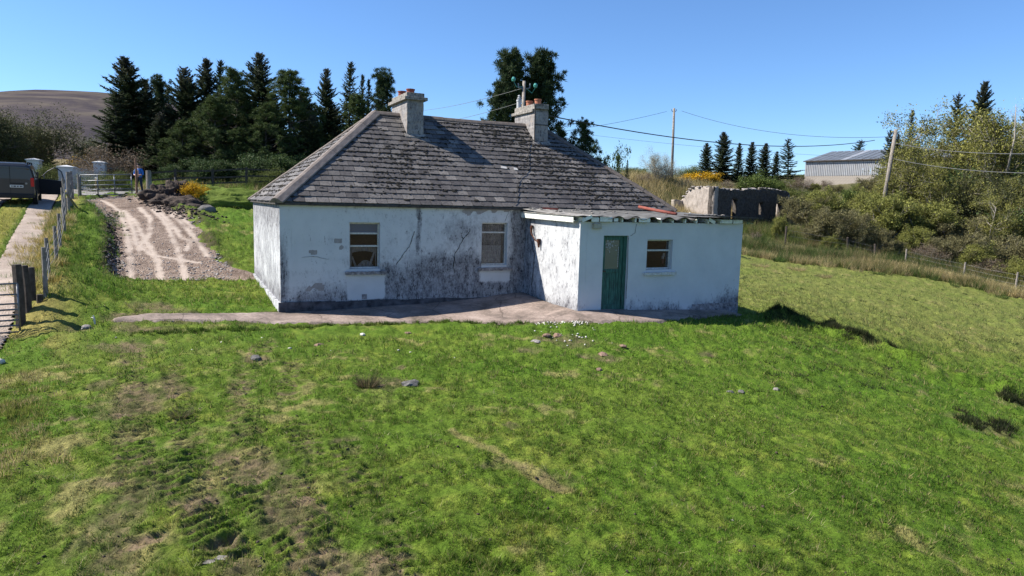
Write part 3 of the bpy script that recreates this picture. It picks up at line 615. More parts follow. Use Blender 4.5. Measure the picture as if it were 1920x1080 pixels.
def wall(name, p0, p1, z0, z1, holes, mat, dirt, patch=None, parent=house, st=.045, amp=.010, seed=1, thick=.3):
    p0, p1 = np.array(p0, float), np.array(p1, float); Lw = np.hypot(*(p1 - p0)); d = (p1 - p0) / Lw; nrm = np.array([d[1], -d[0]])
    us = set(np.round(np.linspace(0, Lw, int(Lw / st) + 1), 4)); zs = set(np.round(np.linspace(z0, z1, int((z1 - z0) / st) + 1), 4))
    for h in holes: us = {u for u in us if abs(u - h[0]) > .012 and abs(u - h[1]) > .012} | {h[0], h[1]}; zs = {z for z in zs if abs(z - h[2]) > .012 and abs(z - h[3]) > .012} | {h[2], h[3]}
    us, zs = np.array(sorted(us)), np.array(sorted(zs)); U, Z = np.meshgrid(us, zs); off = amp * fbm(U, Z, .8, seed, 4)
    off = off * ss(0, .1, U) * ss(0, .1, Lw - U)
    for h in holes: off = off * ss(0, .08, np.maximum(np.maximum(h[0] - U, U - h[1]), np.maximum(h[2] - Z, Z - h[3])))
    X = p0[0] + d[0] * U + nrm[0] * off; Y = p0[1] + d[1] * U + nrm[1] * off
    uc, zc = (us[:-1] + us[1:]) / 2, (zs[:-1] + zs[1:]) / 2; UC, ZC = np.meshgrid(uc, zc); k = np.ones(UC.shape, bool)
    for h in holes: k &= ~((UC > h[0]) & (UC < h[1]) & (ZC > h[2]) & (ZC < h[3]))
    idx = np.arange(U.size).reshape(U.shape); Fq = np.stack([idx[:-1, :-1], idx[:-1, 1:], idx[1:, 1:], idx[1:, :-1]], -1)[k]
    V = np.c_[X.ravel(), Y.ravel(), Z.ravel()]; n = len(V)
    # inner leaf, thickness of the wall
    V2 = V.copy(); V2[:, 0] -= nrm[0] * thick; V2[:, 1] -= nrm[1] * thick
    dd = np.clip(dirt(U, Z), 0, 1).ravel(); pa = np.zeros(n) if patch is None else np.clip(patch(U, Z), 0, 1).ravel()
    return mesh_np(name, np.r_[V, V2], np.r_[Fq, Fq[:, ::-1] + n], mat, parent, {'dirt': np.r_[dd, dd], 'patch': np.r_[pa, pa]}, smooth=True)

G = lambda x, c, w_: np.exp(-((x - c) / w_) ** 2)
W1 = (1.84, 2.71, .84, 2.21); W2_ = (5.84, 6.70, .88, 2.25)
def d_front(U, Z):
    n = .45 * fbm(U, Z, 1.0, 9, 4)
    d = .46 + .32 * n + (ss(1.65, .5, Z + n * 1.0) * G(U, 5.0, 1.8) * 1.05) + ss(.75, -.05, Z + n * .5) * .55 * ss(.1, .5, U)
    d += G(U + .03 * np.sin(Z * 5), 3.84, .05) * ss(1.2, 1.7, Z) * 1.3 + ss(.30, .05, U + .1 * n) * ss(2.5, 1.0, Z) * .55 + ss(6.65, 7.0, U) * (.55 + n)
    d += .5 * G(U, 2.9, .28) * G(Z, .75, .35) + .3 * G(U, 5.2, .8) * G(Z, 2.0, .6) + .35 * ss(2.62, 2.74, Z)
    clean = np.maximum(ss(1.75, 1.85, U) * ss(2.88, 2.8, U) * ss(.74, .70, Z) * ss(.0, .1, Z), .75 * ss(5.7, 5.85, U) * ss(6.9, 6.75, U) * ss(.82, .76, Z) * ss(.35, .5, Z))
    return d * (1 - .9 * clean)
PB = [(*hl(632, 451, 0), .13, .07), (*hl(585, 473, 0), .12, .08), (*hl(597, 537, 0), .17, .11), (*hl(640, 464, 0), .07, .05), (*hl(900, 392, 0), .42, .13), (*hl(940, 388, 0), .45, .12), (*hl(878, 396, 0), .16, .1), (*hl(580, 540, 0), .08, .08)]
def p_front(U, Z):
    n = fbm(U, Z, .22, 19, 3) * .7; d = np.zeros(U.shape)
    for a, z, ra, rz in PB: d = np.maximum(d, ss(1.12, .95, np.sqrt(((U - a) / ra) ** 2 + ((Z - z) / rz) ** 2) + n))
    return d
wall('front_wall', (0, 0), (L_, 0), -.7, 2.735, [W1, W2_], M['wash'], d_front, p_front, seed=2)
d_side = lambda U, Z: .78 + .18 * fbm(U, Z, .6, 21, 3) + .35 * ss(.6, -.1, Z) + .15 * ss(1.6, 2.4, Z)
wall('side_wall', (0, D_), (0, 0), -.7, 2.735, [], M['wash'], d_side, seed=3, st=.07)
wall('side_wall', (L_, 0), (L_, D_), -.7, 2.735, [], M['wash'], d_side, seed=4, st=.12)
wall('rear_wall', (L_, D_), (0, D_), -.7, 2.735, [], M['wash'], d_side, seed=5, st=.12)
# plinth along front and side, slightly proud
pl = MB(); xs_ = np.linspace(-.055, 7.3, 60)
for i in range(59):
    x0, x1 = xs_[i], xs_[i + 1]; t0 = .045 + .012 * math.sin(x0 * 3.1) + .01 * random.uniform(-1, 1)
    pl.box(x0, x1, -.055 - .008 * random.random(), .0, -.7, t0 - .012 * x0)
pl.build('plinth', M['plinth'], house)
pl = MB(); ys_ = np.linspace(0.0, 6.9, 40)
for i in range(39): pl.box(-.06, .0, ys_[i], ys_[i + 1], -.7, .02 + .02 * random.random() + .012 * ys_[i])
o = pl.build('side_plinth', M['wash'], house); t_ = o.data.attributes.new('dirt', 'FLOAT', 'POINT'); t_.data.foreach_set('value', np.full(len(o.data.vertices), .75, np.float32))
# rooms behind the openings
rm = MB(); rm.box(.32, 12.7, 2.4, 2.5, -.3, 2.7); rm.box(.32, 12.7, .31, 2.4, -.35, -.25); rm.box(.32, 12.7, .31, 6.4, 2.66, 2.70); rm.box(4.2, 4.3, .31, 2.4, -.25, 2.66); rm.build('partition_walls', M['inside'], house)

def window(a0, a1, z0, z1, b0, bars, sill=(.0, .0), curtain=None, top_sky_tint=False, sillm='sill', nm='window'):
    """outer face of wall at b0; the frame sits .12 back. bars: heights of the transoms"""
    f = MB(); y0, y1 = b0 + .11, b0 + .17; t = .045
    f.box(a0 + .004, a0 + t, y0, y1, z0 + .07, z1 - .004); f.box(a1 - t, a1 - .004, y0, y1, z0 + .07, z1 - .004)
    f.box(a0 + t, a1 - t, y0, y1, z1 - t, z1 - .004); f.box(a0 + t, a1 - t, y0, y1, z0 + .07, z0 + .07 + t)
    o = f.build(nm, M['frame'], house, bevel=.004)
    for z in bars: q = MB(); q.box(a0 + t, a1 - t, y0 - .008, y1 - .01, z - .024, z + .024); q.build('transom', M['frame'], o, bevel=.003)
    rv = MB(); rv.box(a0 - .02, a0 + .003, b0 + .004, b0 + .30, z0, z1 + .0); rv.box(a1 - .003, a1 + .02, b0 + .004, b0 + .30, z0, z1); rv.box(a0 - .02, a1 + .02, b0 + .004, b0 + .30, z1 - .003, z1 + .02); rv.box(a0 - .02, a1 + .02, b0 + .004, b0 + .30, z0 - .03, z0 + .068)
    rvo = rv.build('reveal', M['wash'], o)
    lv = sorted([z0 + .07 + t] + list(bars) + [z1 - t])
    for i in range(len(lv) - 1):
        q = MB(); q.box(a0 + t, a1 - t, b0 + .135, b0 + .141, lv[i] + .024 * (i > 0), lv[i + 1] - .024 * (i < len(lv) - 2)); q.build('pane', M['sky_tint_glass'] if (top_sky_tint and i == len(lv) - 2) else M['glass'], o)
    s = MB(); n = 14
    for i in range(n):
        u0 = a0 - sill[0] + (a1 - a0 + sill[0] + sill[1]) * i / n; u1 = a0 - sill[0] + (a1 - a0 + sill[0] + sill[1]) * (i + 1) / n
        s.box(u0, u1, b0 - .085 - random.uniform(0, .012), b0 + .11, z0 - .085 + random.uniform(-.006, .006), z0 + .0 + random.uniform(-.012, .004))
    s.build('sill', M[sillm], o)
    return o
def cloth_grid(name, a0, a1, b, ztop, zbot, parent, folds=9, amp=.02, mat='cloth', holes=None):
    us = np.linspace(0, 1, 70); vs = np.linspace(0, 1, 40); V = []; F = []
    for v_ in vs:
        for u in us:
            zt, zb = ztop(u), zbot(u); V.append((a0 + (a1 - a0) * u, b + amp * math.sin(u * folds * 6.28 + v_ * 1.5) * (.4 + .6 * v_), zt + (zb - zt) * v_))
    for j in range(39):
        for i in range(69):
            u, v_ = us[i], vs[j]
            if holes and holes(u, v_, i, j): continue
            k = j * 70 + i; F.append((k, k + 1, k + 71, k + 70))
    return mesh_np(name, V, F, M[mat], parent, smooth=True)
w1 = window(*W1, 0, [1.90, 1.545], (.11, .15), top_sky_tint=True)
cloth_grid('curtain', 1.90, 2.66, .2, lambda u: 1.51, lambda u: 1.33 - .10 * math.sin(u * 3.1) * 0 + .07 * math.sin(u * 3.14) - (.42 if u < .06 or u > .93 else 0), w1, 7)
mbc = MB(); mbc.add([(1.93, .2, 1.25), (1.98, .2, 1.25), (2.10, .2, .95), (2.04, .2, .95)], [(0, 1, 2, 3)]); mbc.build('curtain_remnant', M['cloth'], w1); mbc = MB(); mbc.add([(2.58, .2, 1.40), (2.62, .2, 1.38), (2.50, .2, .98), (2.42, .2, .98)], [(0, 1, 2, 3)])
mbc.build('curtain_remnant', M['cloth'], w1)
cloth_grid('heaped_curtain', 2.12, 2.58, .24, lambda u: .98 + .16 * math.sin(u * 3.14), lambda u: .93, w1, 4, .04)
w2 = window(*W2_, 0, [1.95], (.12, .15))
cloth_grid('lace_curtain', 5.89, 6.58, .2, lambda u: 1.55, lambda u: 1.0, w2, 11, .008, holes=lambda u, v_, i, j: (i % 4 == 1 and j % 4 == 1))
cloth_grid('dark_drape', 5.89, 6.62, .27, lambda u: 2.18, lambda u: 1.0, w2, 10, .02, 'sill')
vb = MB(); vb.box(-.07, .07, -.012, .0, -.07, .07); a, z = hl(683, 556, 0); vb.build('wall_vent', M['sill'], house, (a, 0, z))

# cracks: thin dark gashes a few millimetres proud of the render's hollows
def crack(name, pts, b, wd=.012, mat='moss', parent=house):
    mb = MB(); P = [hl(x, y, b) for x, y in pts]; Q = []
    for (a, z), (a2, z2) in zip(P[:-1], P[1:]):
        for k in range(5): t = k / 5; Q.append((a + (a2 - a) * t + random.uniform(-.012, .012), z + (z2 - z) * t + random.uniform(-.012, .012)))
    Q.append(P[-1])
    for (a, z), (a2, z2) in zip(Q[:-1], Q[1:]): mb.beam((a, b - .008, z), (a2, b - .008, z2), wd * random.uniform(.5, 1.5), .006, up=(0, 1, 0))
    return mb.build(name, M[mat], parent)
crack('wall_crack', [(777, 433), (767, 463), (757, 475), (743, 496)], 0)
crack('wall_crack', [(881, 433), (869, 448), (853, 476), (849, 505)], 0, .016); crack('wall_crack', [(866, 444), (869, 449)], 0, .02)
crack('wall_crack', [(566, 483), (590, 481), (617, 486)], 0, .007)
crack('render_edge', [(947, 414), (957, 388), (959, 417)], 0, .008)

# ---- slate roof
roof = MB()
z_e, z_r = E_ - .012, E_ + 2.91 - .012; e0, e1, h = -OH + .01, L_ + OH - .01, 3.55
f0, f1 = -OH + .01, D_ + OH - .01
roof.add([(e0, f0, z_e), (e1, f0, z_e), (e1, f1, z_e), (e0, f1, z_e), (e0 + h, f0 + h, z_r - .01), (e1 - h, f0 + h, z_r - .01)], [(0, 1, 5, 4), (1, 2, 5), (2, 3, 4, 5), (3, 0, 4), (3, 2, 1, 0)])
roofo = roof.build('roof', M['felt'], house)
EX = .2415; TSL = .009
slope_defs = {   # origin, along, up-slope horizontal, length of eave, whether a ridge closes it
    'front': (Vector((-OH, -OH, E_)), Vector((1, 0, 0)), Vector((0, 1, 0)), L_ + 2 * OH),
    'left': (Vector((-OH, D_ + OH, E_)), Vector((0, -1, 0)), Vector((1, 0, 0)), D_ + 2 * OH),
    'right': (Vector((L_ + OH, -OH, E_)), Vector((0, 1, 0)), Vector((-1, 0, 0)), D_ + 2 * OH),
    'back': (Vector((L_ + OH, D_ + OH, E_)), Vector((-1, 0, 0)), Vector((0, -1, 0)), L_ + 2 * OH)}
def sframe(nm):
    o, al, up, Le = slope_defs[nm]; us = (up * math.cos(SL) + Vector((0, 0, math.sin(SL)))); return o, al, us, al.cross(us).normalized() if al.cross(us).z > 0 else us.cross(al).normalized(), Le
def clip(poly, f):
    o = []
    for i in range(len(poly)):
        p, q = poly[i], poly[(i + 1) % len(poly)]; fp, fq = f(p), f(q)
        if fp >= 0: o.append(p)
        if fp * fq < 0: t = fp / (fp - fq); o.append((p[0] + (q[0] - p[0]) * t, p[1] + (q[1] - p[1]) * t))
    return o
rs = random.Random(5); slates = []; ct = math.cos(SL)
MISS = hl(945, 303, 1.6)
for nm in slope_defs:
    o, al, us, nr, Le = sframe(nm); rows = int(LV / EX) + 1
    for i in range(rows):
        v0 = i * EX; off = (.0 if i % 2 else .5) * .325 + rs.uniform(-.02, .02); u = -1 + off
        while u < Le + .4:
            wd = .325 * rs.choice([1, 1, 1, 1.0, .97]) * (1 if rs.random() < .97 else 1.9); u0, u1 = u, u + wd - .013; u += wd
            v1 = min(v0 + .40, LV + .02); dj = rs.gauss(0, .006) - (rs.random() < .015) * .05
            ch = rs.random(); c1 = rs.uniform(.01, .05) if ch < .35 else .002; c2 = rs.uniform(.01, .05) if ch > .7 else .002
            poly = [(u0 + c1, v0 + dj), (u1 - c2, v0 + dj + rs.uniform(-.004, .004)), (u1, v0 + dj + c2), (u1, v1), (u0, v1), (u0, v0 + dj + c1)]
            n0 = len(poly)
            whole = u0 > v1 * ct and u1 < Le - v1 * ct
            poly = clip(poly, lambda p: p[0] - p[1] * ct); poly = clip(poly, lambda p: Le - p[1] * ct - p[0]) if len(poly) > 2 else poly
            if len(poly) < 3: continue
            if nm == 'front' and abs(u0 - OH - 7.18) < .17 and i == 8: continue
            lift = rs.uniform(0, .004) + (rs.random() < .03) * .012
            vs = []
            for p in poly:
                t = (p[1] - v0) / .40; hgt = .030 * (1 - t) + .004 + lift * (1 - t); vs.append(o + al * p[0] + us * p[1] + nr * hgt)
            k = len(vs); vs2 = [q - nr * TSL for q in vs]; fs = [tuple(range(k)), tuple(range(2 * k - 1, k - 1, -1))] + [(i_, i_ + k, (i_ + 1) % k + k, (i_ + 1) % k) for i_ in range(k)]
            fs = [f[::-1] if nm in ('',) else f for f in fs]
            c = sum(vs, Vector()) / k; wx, wy = W2(c.x, c.y); dist = math.hypot(wx, wy)
            slates.append((dist + (0 if nm in ('front', 'left') else 100), vs + vs2, fs, c))
slates.sort(key=lambda s: s[0])
for s in slates[:290]:
    me = bpy.data.meshes.new('slate'); me.from_pydata([tuple(p - s[3]) for p in s[1]], [], s[2]); me.materials.append(M['slate']); me.update()
    link(bpy.data.objects.new('slate', me), roofo, s[3])
V = []; F = []; rn = []
for s in slates[290:]:
    b0 = len(V); V += [tuple(p) for p in s[1]]; F += [tuple(i_ + b0 for i_ in f) for f in s[2]]; rn += [rs.random()] * len(s[1])
me = bpy.data.meshes.new('slate_courses'); me.from_pydata(V, [], F); me.materials.append(M['slate']); at = me.attributes.new('rnd', 'FLOAT', 'POINT'); at.data.foreach_set('value', rn); me.update()
tag(link(bpy.data.objects.new('slate_courses', me), roofo), kind='stuff')
# exposed white underlay where a slate has gone
o, al, us, nr, Le = sframe('front'); mb = MB()
for u0, v0, ln in ((7.19 + OH - .14, 8 * EX + .0, .24), (7.50 + OH, 8 * EX - .05, .16)):
    P = [o + al * uu + us * vv + nr * .040 for uu, vv in ((u0, v0), (u0 + ln, v0 - .02), (u0 + ln * .9, v0 + .09), (u0 + .04, v0 + .13))]; mb.add(P + [p - nr * .006 for p in P], [(0, 1, 2, 3), (0, 4, 5, 1), (1, 5, 6, 2)])
mb.build('torn_underlay', M['lead'], roofo)
# ridge and hips
def ridge_run(p, q, seg, wd, ht, mat, name='ridge_tile', gap=.008, sag=0):
    p, q = Vector(p), Vector(q); n = max(1, round((q - p).length / seg)); d = (q - p) / n; dn = d.normalized(); sd = dn.cross(Vector((0, 0, 1))).normalized(); up = sd.cross(dn).normalized()
    for i in range(n):
        a = p + d * i + dn * gap; b = p + d * (i + 1); jz = rs.uniform(-.007, .007); a = a + Vector((0, 0, jz)); b = b + Vector((0, 0, jz))
        a.z -= sag * math.sin(math.pi * i / n); b.z -= sag * math.sin(math.pi * (i + 1) / n)
        prof = [(-wd, -ht), (-wd * .98, -ht + .035), (-wd * .35, -.0), (0, .018), (wd * .35, 0), (wd * .98, -ht + .035), (wd, -ht)]
        vs = [c + sd * s_ + up * t for c in (a, b) for s_, t in prof]; k = len(prof)
        fs = [(j, j + 1, j + 1 + k, j + k) for j in range(k - 1)] + [tuple(range(k))[::-1], tuple(range(k, 2 * k)), (0, k, 2 * k - 1, k - 1)]
        mb = MB(); c0 = (a + b) / 2; mb.add([v_ - c0 for v_ in vs], fs); mb.build(name, M[mat], roofo, c0, bevel=.006)
zr = E_ + 2.91
ridge_run((3.43, 3.435, zr + .075), (9.59, 3.435, zr + .075), .46, .15, .13, 'ridge', sag=.03)
for (a, b_), (a2, b2) in (((-OH - .02, -OH - .02), (3.43, 3.43)), ((L_ + OH, -OH), (9.59, 3.43)), ((-OH, D_ + OH), (3.43, 3.43)), ((L_ + OH, D_ + OH), (9.59, 3.43))):
    big = (a < 0 and b_ < 0); ridge_run((a, b_, E_ + (.085 if big else .065)), (a2, b2, zr + (.085 if big else .065)), .9 if big else .46, .21 if big else .14, .135 if big else .10, 'hip' if big else 'ridge', 'hip_tile', .004)
# eave board under the bottom course
eb = MB(); eb.box(-OH + .02, L_ + OH - .02, -OH + .01, -.001, E_ - .07, E_ - .014); eb.box(-OH + .02, -.001, .0, D_, E_ - .06, E_ - .014); eb.build('eave_board', M['oldwood'], house)
# moss in the joints
Vm, Fm = ico(1); mo = []; rm_ = np.random.default_rng(9)
def mosscloud(nm, n, dens):
    o, al, us, nr, Le = sframe(nm); k = 0
    while k < n:
        i = rm_.integers(1, int(LV / EX)); u = rm_.uniform(0, Le); v_ = i * EX + rm_.normal(-.005, .012) if rm_.random() < .72 else rm_.uniform(.1, LV - .1)
        if u < v_ * ct + .15 or u > Le - v_ * ct - .15: continue
        if rm_.random() > dens(u, v_): n -= .02; continue
        p = o + al * float(u) + us * float(v_) + nr * .030; s = abs(rm_.normal(0, .020)) + .010; mo.append((p, s, al, us, nr)); k += 1
def dens_f(u, v_):
    n = float(fbm(np.array([u]), np.array([v_]), 1.0, 33, 3)[0]); d = .14 + .6 * n
    d += 1.5 * math.exp(-((u - 10.0 + .85 * (v_ - 1.5)) / .95) ** 2) * (v_ > .35) + 1.3 * math.exp(-((u - 8.7) / .45) ** 2 - ((v_ - 3.3) / .7) ** 2) + .35 * math.exp(-((u - 3.9) / .9) ** 2 - ((v_ - 2.3) / .5) ** 2)
    return d * (0.12 if v_ < .6 and u < 8 else 1)
mosscloud('front', 5200, dens_f); mosscloud('left', 900, lambda u, v_: .6)
V = []; F = []
for p, s, al, us, nr in mo:
    b0 = len(V); sx, sy = s * random.uniform(.8, 1.9), s * random.uniform(.6, 1.1)
    for q in Vm: V.append(tuple(p + al * float(q[0] * sx * random.uniform(.75, 1.2)) + us * float(q[1] * sy) + nr * float(q[2] * min(s * .55, .02))))
    F += [tuple(int(i_) + b0 for i_ in f) for f in Fm]
me = bpy.data.meshes.new('moss'); me.from_pydata(V, [], F); me.materials.append(M['moss']); me.update(); tag(link(bpy.data.objects.new('moss', me), roofo), kind='stuff')
# cable draped down the slates from the second chimney
def onroof(px, py):
    best = None
    d = ray(px, py); O_ = np.array([-HC[0], -HC[1], 0.0]); O2 = np.array([O_[:2] @ HA, O_[:2] @ HB, CAMZ]); D2 = np.array([d[:2] @ HA, d[:2] @ HB, d[2]])
    n_ = np.array([0, -math.sin(SL), math.cos(SL)]); k = ((np.array([0, -OH, E_]) - O2) @ n_) / (D2 @ n_); return O2 + D2 * k
cb = MB(); P = [onroof(*q) + np.array([0, -.03, .045]) for q in [(992, 272), (990, 288), (991, 318), (984, 328), (973, 338), (969, 352), (970, 363), (968, 378), (964, 386)]]; cb.tube([tuple(p) for p in P], .009, 5); cb.build('slack_cable', M['cable'], roofo)

# ---- chimneys
def chimney(a0, a1, b0, b1, zt, caps, pots, nm='chimney'):
    f = MB(); n = 26
    zs = np.linspace(4.4, zt, n)
    def ring(z, k): j = lambda: random.uniform(-.006, .006) * (0 < k < n - 1); return [(a0 + j(), b0 + j(), z), (a1 + j(), b0 + j(), z), (a1 + j(), b1 + j(), z), (a0 + j(), b1 + j(), z)]
    vs = sum([ring(z, k) for k, z in enumerate(zs)], []); fs = []
    for k in range(n - 1):
        for i in range(4): i2 = (i + 1) % 4; fs.append((k * 4 + i, k * 4 + i2, k * 4 + 4 + i2, k * 4 + 4 + i))
    fs.append((n * 4 - 4, n * 4 - 3, n * 4 - 2, n * 4 - 1)); f.add(vs, fs); o = f.build(nm, M['wash2'], house)
    for at_, val in (('dirt', .85), ('patch', .48)): t = o.data.attributes.new(at_, 'FLOAT', 'POINT'); t.data.foreach_set('value', np.array([val for _ in vs], np.float32))
    for x0, x1, y0, y1, z0, z1, mm in caps: q = MB(); q.box(x0, x1, y0, y1, z0, z1); q.build('cap_slab', M[mm], o, bevel=.012)
    for x, y, z, r, hh, mm in pots:
        q = MB(); q.tube([(0, 0, -.03), (0, 0, hh * .78), (0, 0, hh * .8), (0, 0, hh)], [r * .95, r * .93, r * 1.08, r * 1.08], 18, cap=False); q.tube([(0, 0, hh), (0, 0, -.02)], [r * .85, r * .8], 18, cap=False)
        q.add([(math.cos(t) * rr, math.sin(t) * rr, hh) for rr in (r * 1.08, r * .85) for t in np.linspace(0, 2 * math.pi, 18, endpoint=False)], [(i, (i + 1) % 18, (i + 1) % 18 + 18, i + 18) for i in range(18)])
        q.build('chimney_pot', M[mm], o, (x, y, z))
    fl = MB(); fl.box(a0 - .09, a1 + .09, b0 - .10, b0 - .002, zt - 9, zt - 8.9) if False else None
    P = onroof(0, 0) if False else None
    sl = MB(); zz = E_ + (b0 + OH - .12) * math.tan(SL)
    sl.add([(a0 - .08, b0 - .12, zz + .05), (a1 + .08, b0 - .12, zz + .05), (a1 + .08, b0 + .02, zz + .17), (a0 - .08, b0 + .02, zz + .17), (a0 - .08, b0 - .12, zz), (a1 + .08, b0 - .12, zz), (a1 + .08, b0 + .02, zz + .12), (a0 - .08, b0 + .02, zz + .12)], [(0, 1, 2, 3), (4, 7, 6, 5), (0, 4, 5, 1), (1, 5, 6, 2), (3, 2, 6, 7), (0, 3, 7, 4)])
    sl.build('mortar_flaunching', M['cap'], o)
    return o
chimney(4.27, 4.82, 2.57, 4.30, 6.04, [(4.17, 4.93, 2.47, 4.42, 6.04, 6.14, 'cap'), (4.25, 4.84, 2.55, 4.24, 6.143, 6.275, 'cap')], [(4.52, 3.02, 6.275, .135, .17, 'pot'), (4.42, 3.62, 6.275, .135, .17, 'pot')])
c2 = chimney(8.93, 9.46, 2.66, 4.26, 6.05, [(8.86, 9.50, 2.74, 4.42, 6.05, 6.15, 'cap'), (8.92, 9.47, 2.65, 4.28, 6.153, 6.33, 'cap')], [(9.22, 3.02, 6.33, .125, .21, 'opot'), (9.12, 3.48, 6.33, .125, .19, 'opot'), (9.0, 4.10, 6.33, .085, .30, 'concwhite')])
cw_ = MB(); cw_.tube([(9.0, 4.1, 6.62), (9.0, 4.1, 6.70)], [.04, .07], 10); cw_.tube([(9.0, 4.1, 6.70), (9.0, 4.1, 6.76)], [.05, .03], 10); cw_.tube([(9.0, 4.1, 6.76), (9.0, 4.1, 6.80)], [.06, .02], 10); cw_.build('flue_cowl', M['concwhite'], c2)
cw_ = MB(); cw_.tube([(8.915, 2.71, 6.36), (8.915, 2.63, 6.1), (8.92, 2.64, 5.5), (8.92, 2.62, 5.0)], .022, 6); cw_.build('dark_conduit', M['cable'], c2)
cw_ = MB(); cw_.box(8.90, 9.49, 2.635, 2.66, 5.605, 5.625); cw_.build('strap', M['cable'], c2)

# ---- lean-to extension
X0, X1, BF, ZT = 7.306, 13.12, -3.257, 2.41
DO = (8.07, 8.90, -.30, 2.04); W3 = (9.55, 10.46, 1.0, 1.93)
n_ = lambda U, Z, s: .35 * fbm(U, Z, .8, s, 4)
def d_ef(U, Z):   # U runs from the near corner to the right
    g0 = .02 * U; n = n_(U, Z, 61)
    return .04 + ss(.75, -.2, Z + g0 + n) * (.62 * ss(.9, 2.4, U) + .35) + .22 * ss(4.3, 5.6, U + n) + .25 * G(U, .1, .12)
wall('extension_front_wall', (X0, BF), (X1, BF), -.8, ZT, [(DO[0] - X0, DO[1] - X0, -.8 + .0, DO[3]), (W3[0] - X0, W3[1] - X0, W3[2], W3[3])], M['wash'], d_ef, seed=12, thick=.22)
wall('extension_side_wall', (X0, 0), (X0, BF), -.8, ZT, [], M['wash'], lambda U, Z: .68 + .25 * n_(U, Z, 63) + .30 * ss(.5, -.1, Z) + .35 * ss(1.1, .2, U), lambda U, Z: ss(.30, .5, fbm(U, Z, .5, 64, 3)) * ss(1.3, .5, U) * .6, seed=13, thick=.22)
wall('extension_side_wall', (X1, BF), (X1, 0), -.8, ZT, [], M['wash'], lambda U, Z: .3 + .4 * ss(.4, 0, Z), seed=14, thick=.22, st=.1)
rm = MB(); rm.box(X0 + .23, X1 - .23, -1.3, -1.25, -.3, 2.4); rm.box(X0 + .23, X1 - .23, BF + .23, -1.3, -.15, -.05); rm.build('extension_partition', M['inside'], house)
st = MB(); a0, z0 = hl(1183, 577, BF); a1, z1 = hl(1284, 575, BF); st.box(11.3, 13.10, BF - .035, BF, -.35, .0, 0); st.box(12.2, 13.05, BF - .07, BF - .036, -.42, -.17); st.build('foundation_strip', M['sill'], house)
w3 = window(*W3, BF, [1.615], (.09, .12), sillm='frame', nm='window')
hg = MB(); hg.box(10.30, 10.36, BF + .2, BF + .24, 1.42, 1.52); hg.box(10.27, 10.33, BF + .2, BF + .24, 1.36, 1.44); hg.build('hanging_rag', M['lead'], w3); hg = MB(); hg.box(10.27, 10.32, BF + .2, BF + .23, 1.22, 1.36); hg.build('red_rag', M['redpipe'], w3)
# door
dr = MB(); a0, a1, zb, zt = DO[0], DO[1], -.06, DO[3]; y0, y1 = BF + .10, BF + .15
for x0, x1, z0, z1 in ((a0 + .03, a0 + .13, zb, zt - .03), (a1 - .22, a1 - .11, zb, zt - .03), (a0 + .13, a1 - .22, zt - .13, zt - .03), (a0 + .13, a1 - .22, 1.0, 1.10), (a0 + .13, a1 - .22, zb, zb + .16)): dr.box(x0, x1, y0, y1, z0, z1)
dro = dr.build('door', M['door'], house, bevel=.005)
for i in range(5):
    q = MB(); x0 = a0 + .13 + i * .098; q.box(x0 + .003, x0 + .095, y0 + .014 + .003 * (i % 2), y1 - .01, zb + .16, 1.0); q.build('door_board', M['door'], dro)
q = MB(); q.box(a0 + .13, a1 - .22, y0 + .02, y0 + .027, 1.10, zt - .13); q.build('door_pane', M['paleglass'], dro)
q = MB(); q.box(a0 + .2, a0 + .42, y0 + .013, y0 + .019, 1.72, 1.86); q.box(a0 + .30, a0 + .36, y0 + .013, y0 + .019, 1.60, 1.72); q.add([], []); q.build('torn_paper', M['cloth'], dro) if False else None
mbp = MB()
for k in range(60): x = a0 + random.gauss(.31, .085); z = random.gauss(1.80, .045) - (random.random() < .25) * random.uniform(0, .16); s = random.uniform(.004, .016); x = min(max(x, a0 + .15), a1 - .26); mbp.box(x - s, x + s, y0 + .0135, y0 + .0185, z - s, z + s)
for k in range(9): z = 1.15 + k * .065; mbp.box(a1 - .262, a1 - .245, y0 + .0135, y0 + .0185, z, z + .05)
mbp.build('lace_scraps', M['cloth'], dro)
q = MB(); q.tube([(a0 + .08, y0, 1.05), (a0 + .08, y0 - .05, 1.05), (a0 + .15, y0 - .05, 1.05)], .012, 6); q.build('door_handle', M['rust'], dro)
fr = MB(); fr.box(a0 + .002, a0 + .03, y0 - .03, y1 + .02, -.3, zt - .004); fr.box(a1 - .11, a1 - .002, y0 - .03, y1 + .02, -.3, zt - .004); fr.box(a0 + .03, a1 - .11, y0 - .03, y1 + .02, zt - .03, zt - .004); fr.build('door_frame', M['door'], house)
rv = MB(); rv.box(a0 - .02, a0 + .001, BF + .004, BF + .22, -.3, zt); rv.box(a1 - .001, a1 + .02, BF + .004, BF + .22, -.3, zt); rv.box(a0 - .02, a1 + .02, BF + .004, BF + .22, zt - .003, zt + .02); rv.build('door_reveal', M['wash'], house)
q = MB(); q.box(a0, a1, BF - .05, BF + .2, -.25, -.065); q.build('doorstep', M['cap'], house, bevel=.01)
crack('wall_crack', [(1181, 443), (1190, 437), (1193, 420)], BF, .006); crack('wall_crack', [(1178, 445), (1177, 500), (1174, 560)], BF, .007); 
bx_ = MB(); a, z = hl(1118, 424, BF); bx_.box(-.13, .13, -.09, .0, -.07, .07); bx_.build('meter_box', simple('cream_box', (.42, .40, .33), .7, (.3, .28, .23), 9, .003), house, (a, BF - .001, z), bevel=.01)
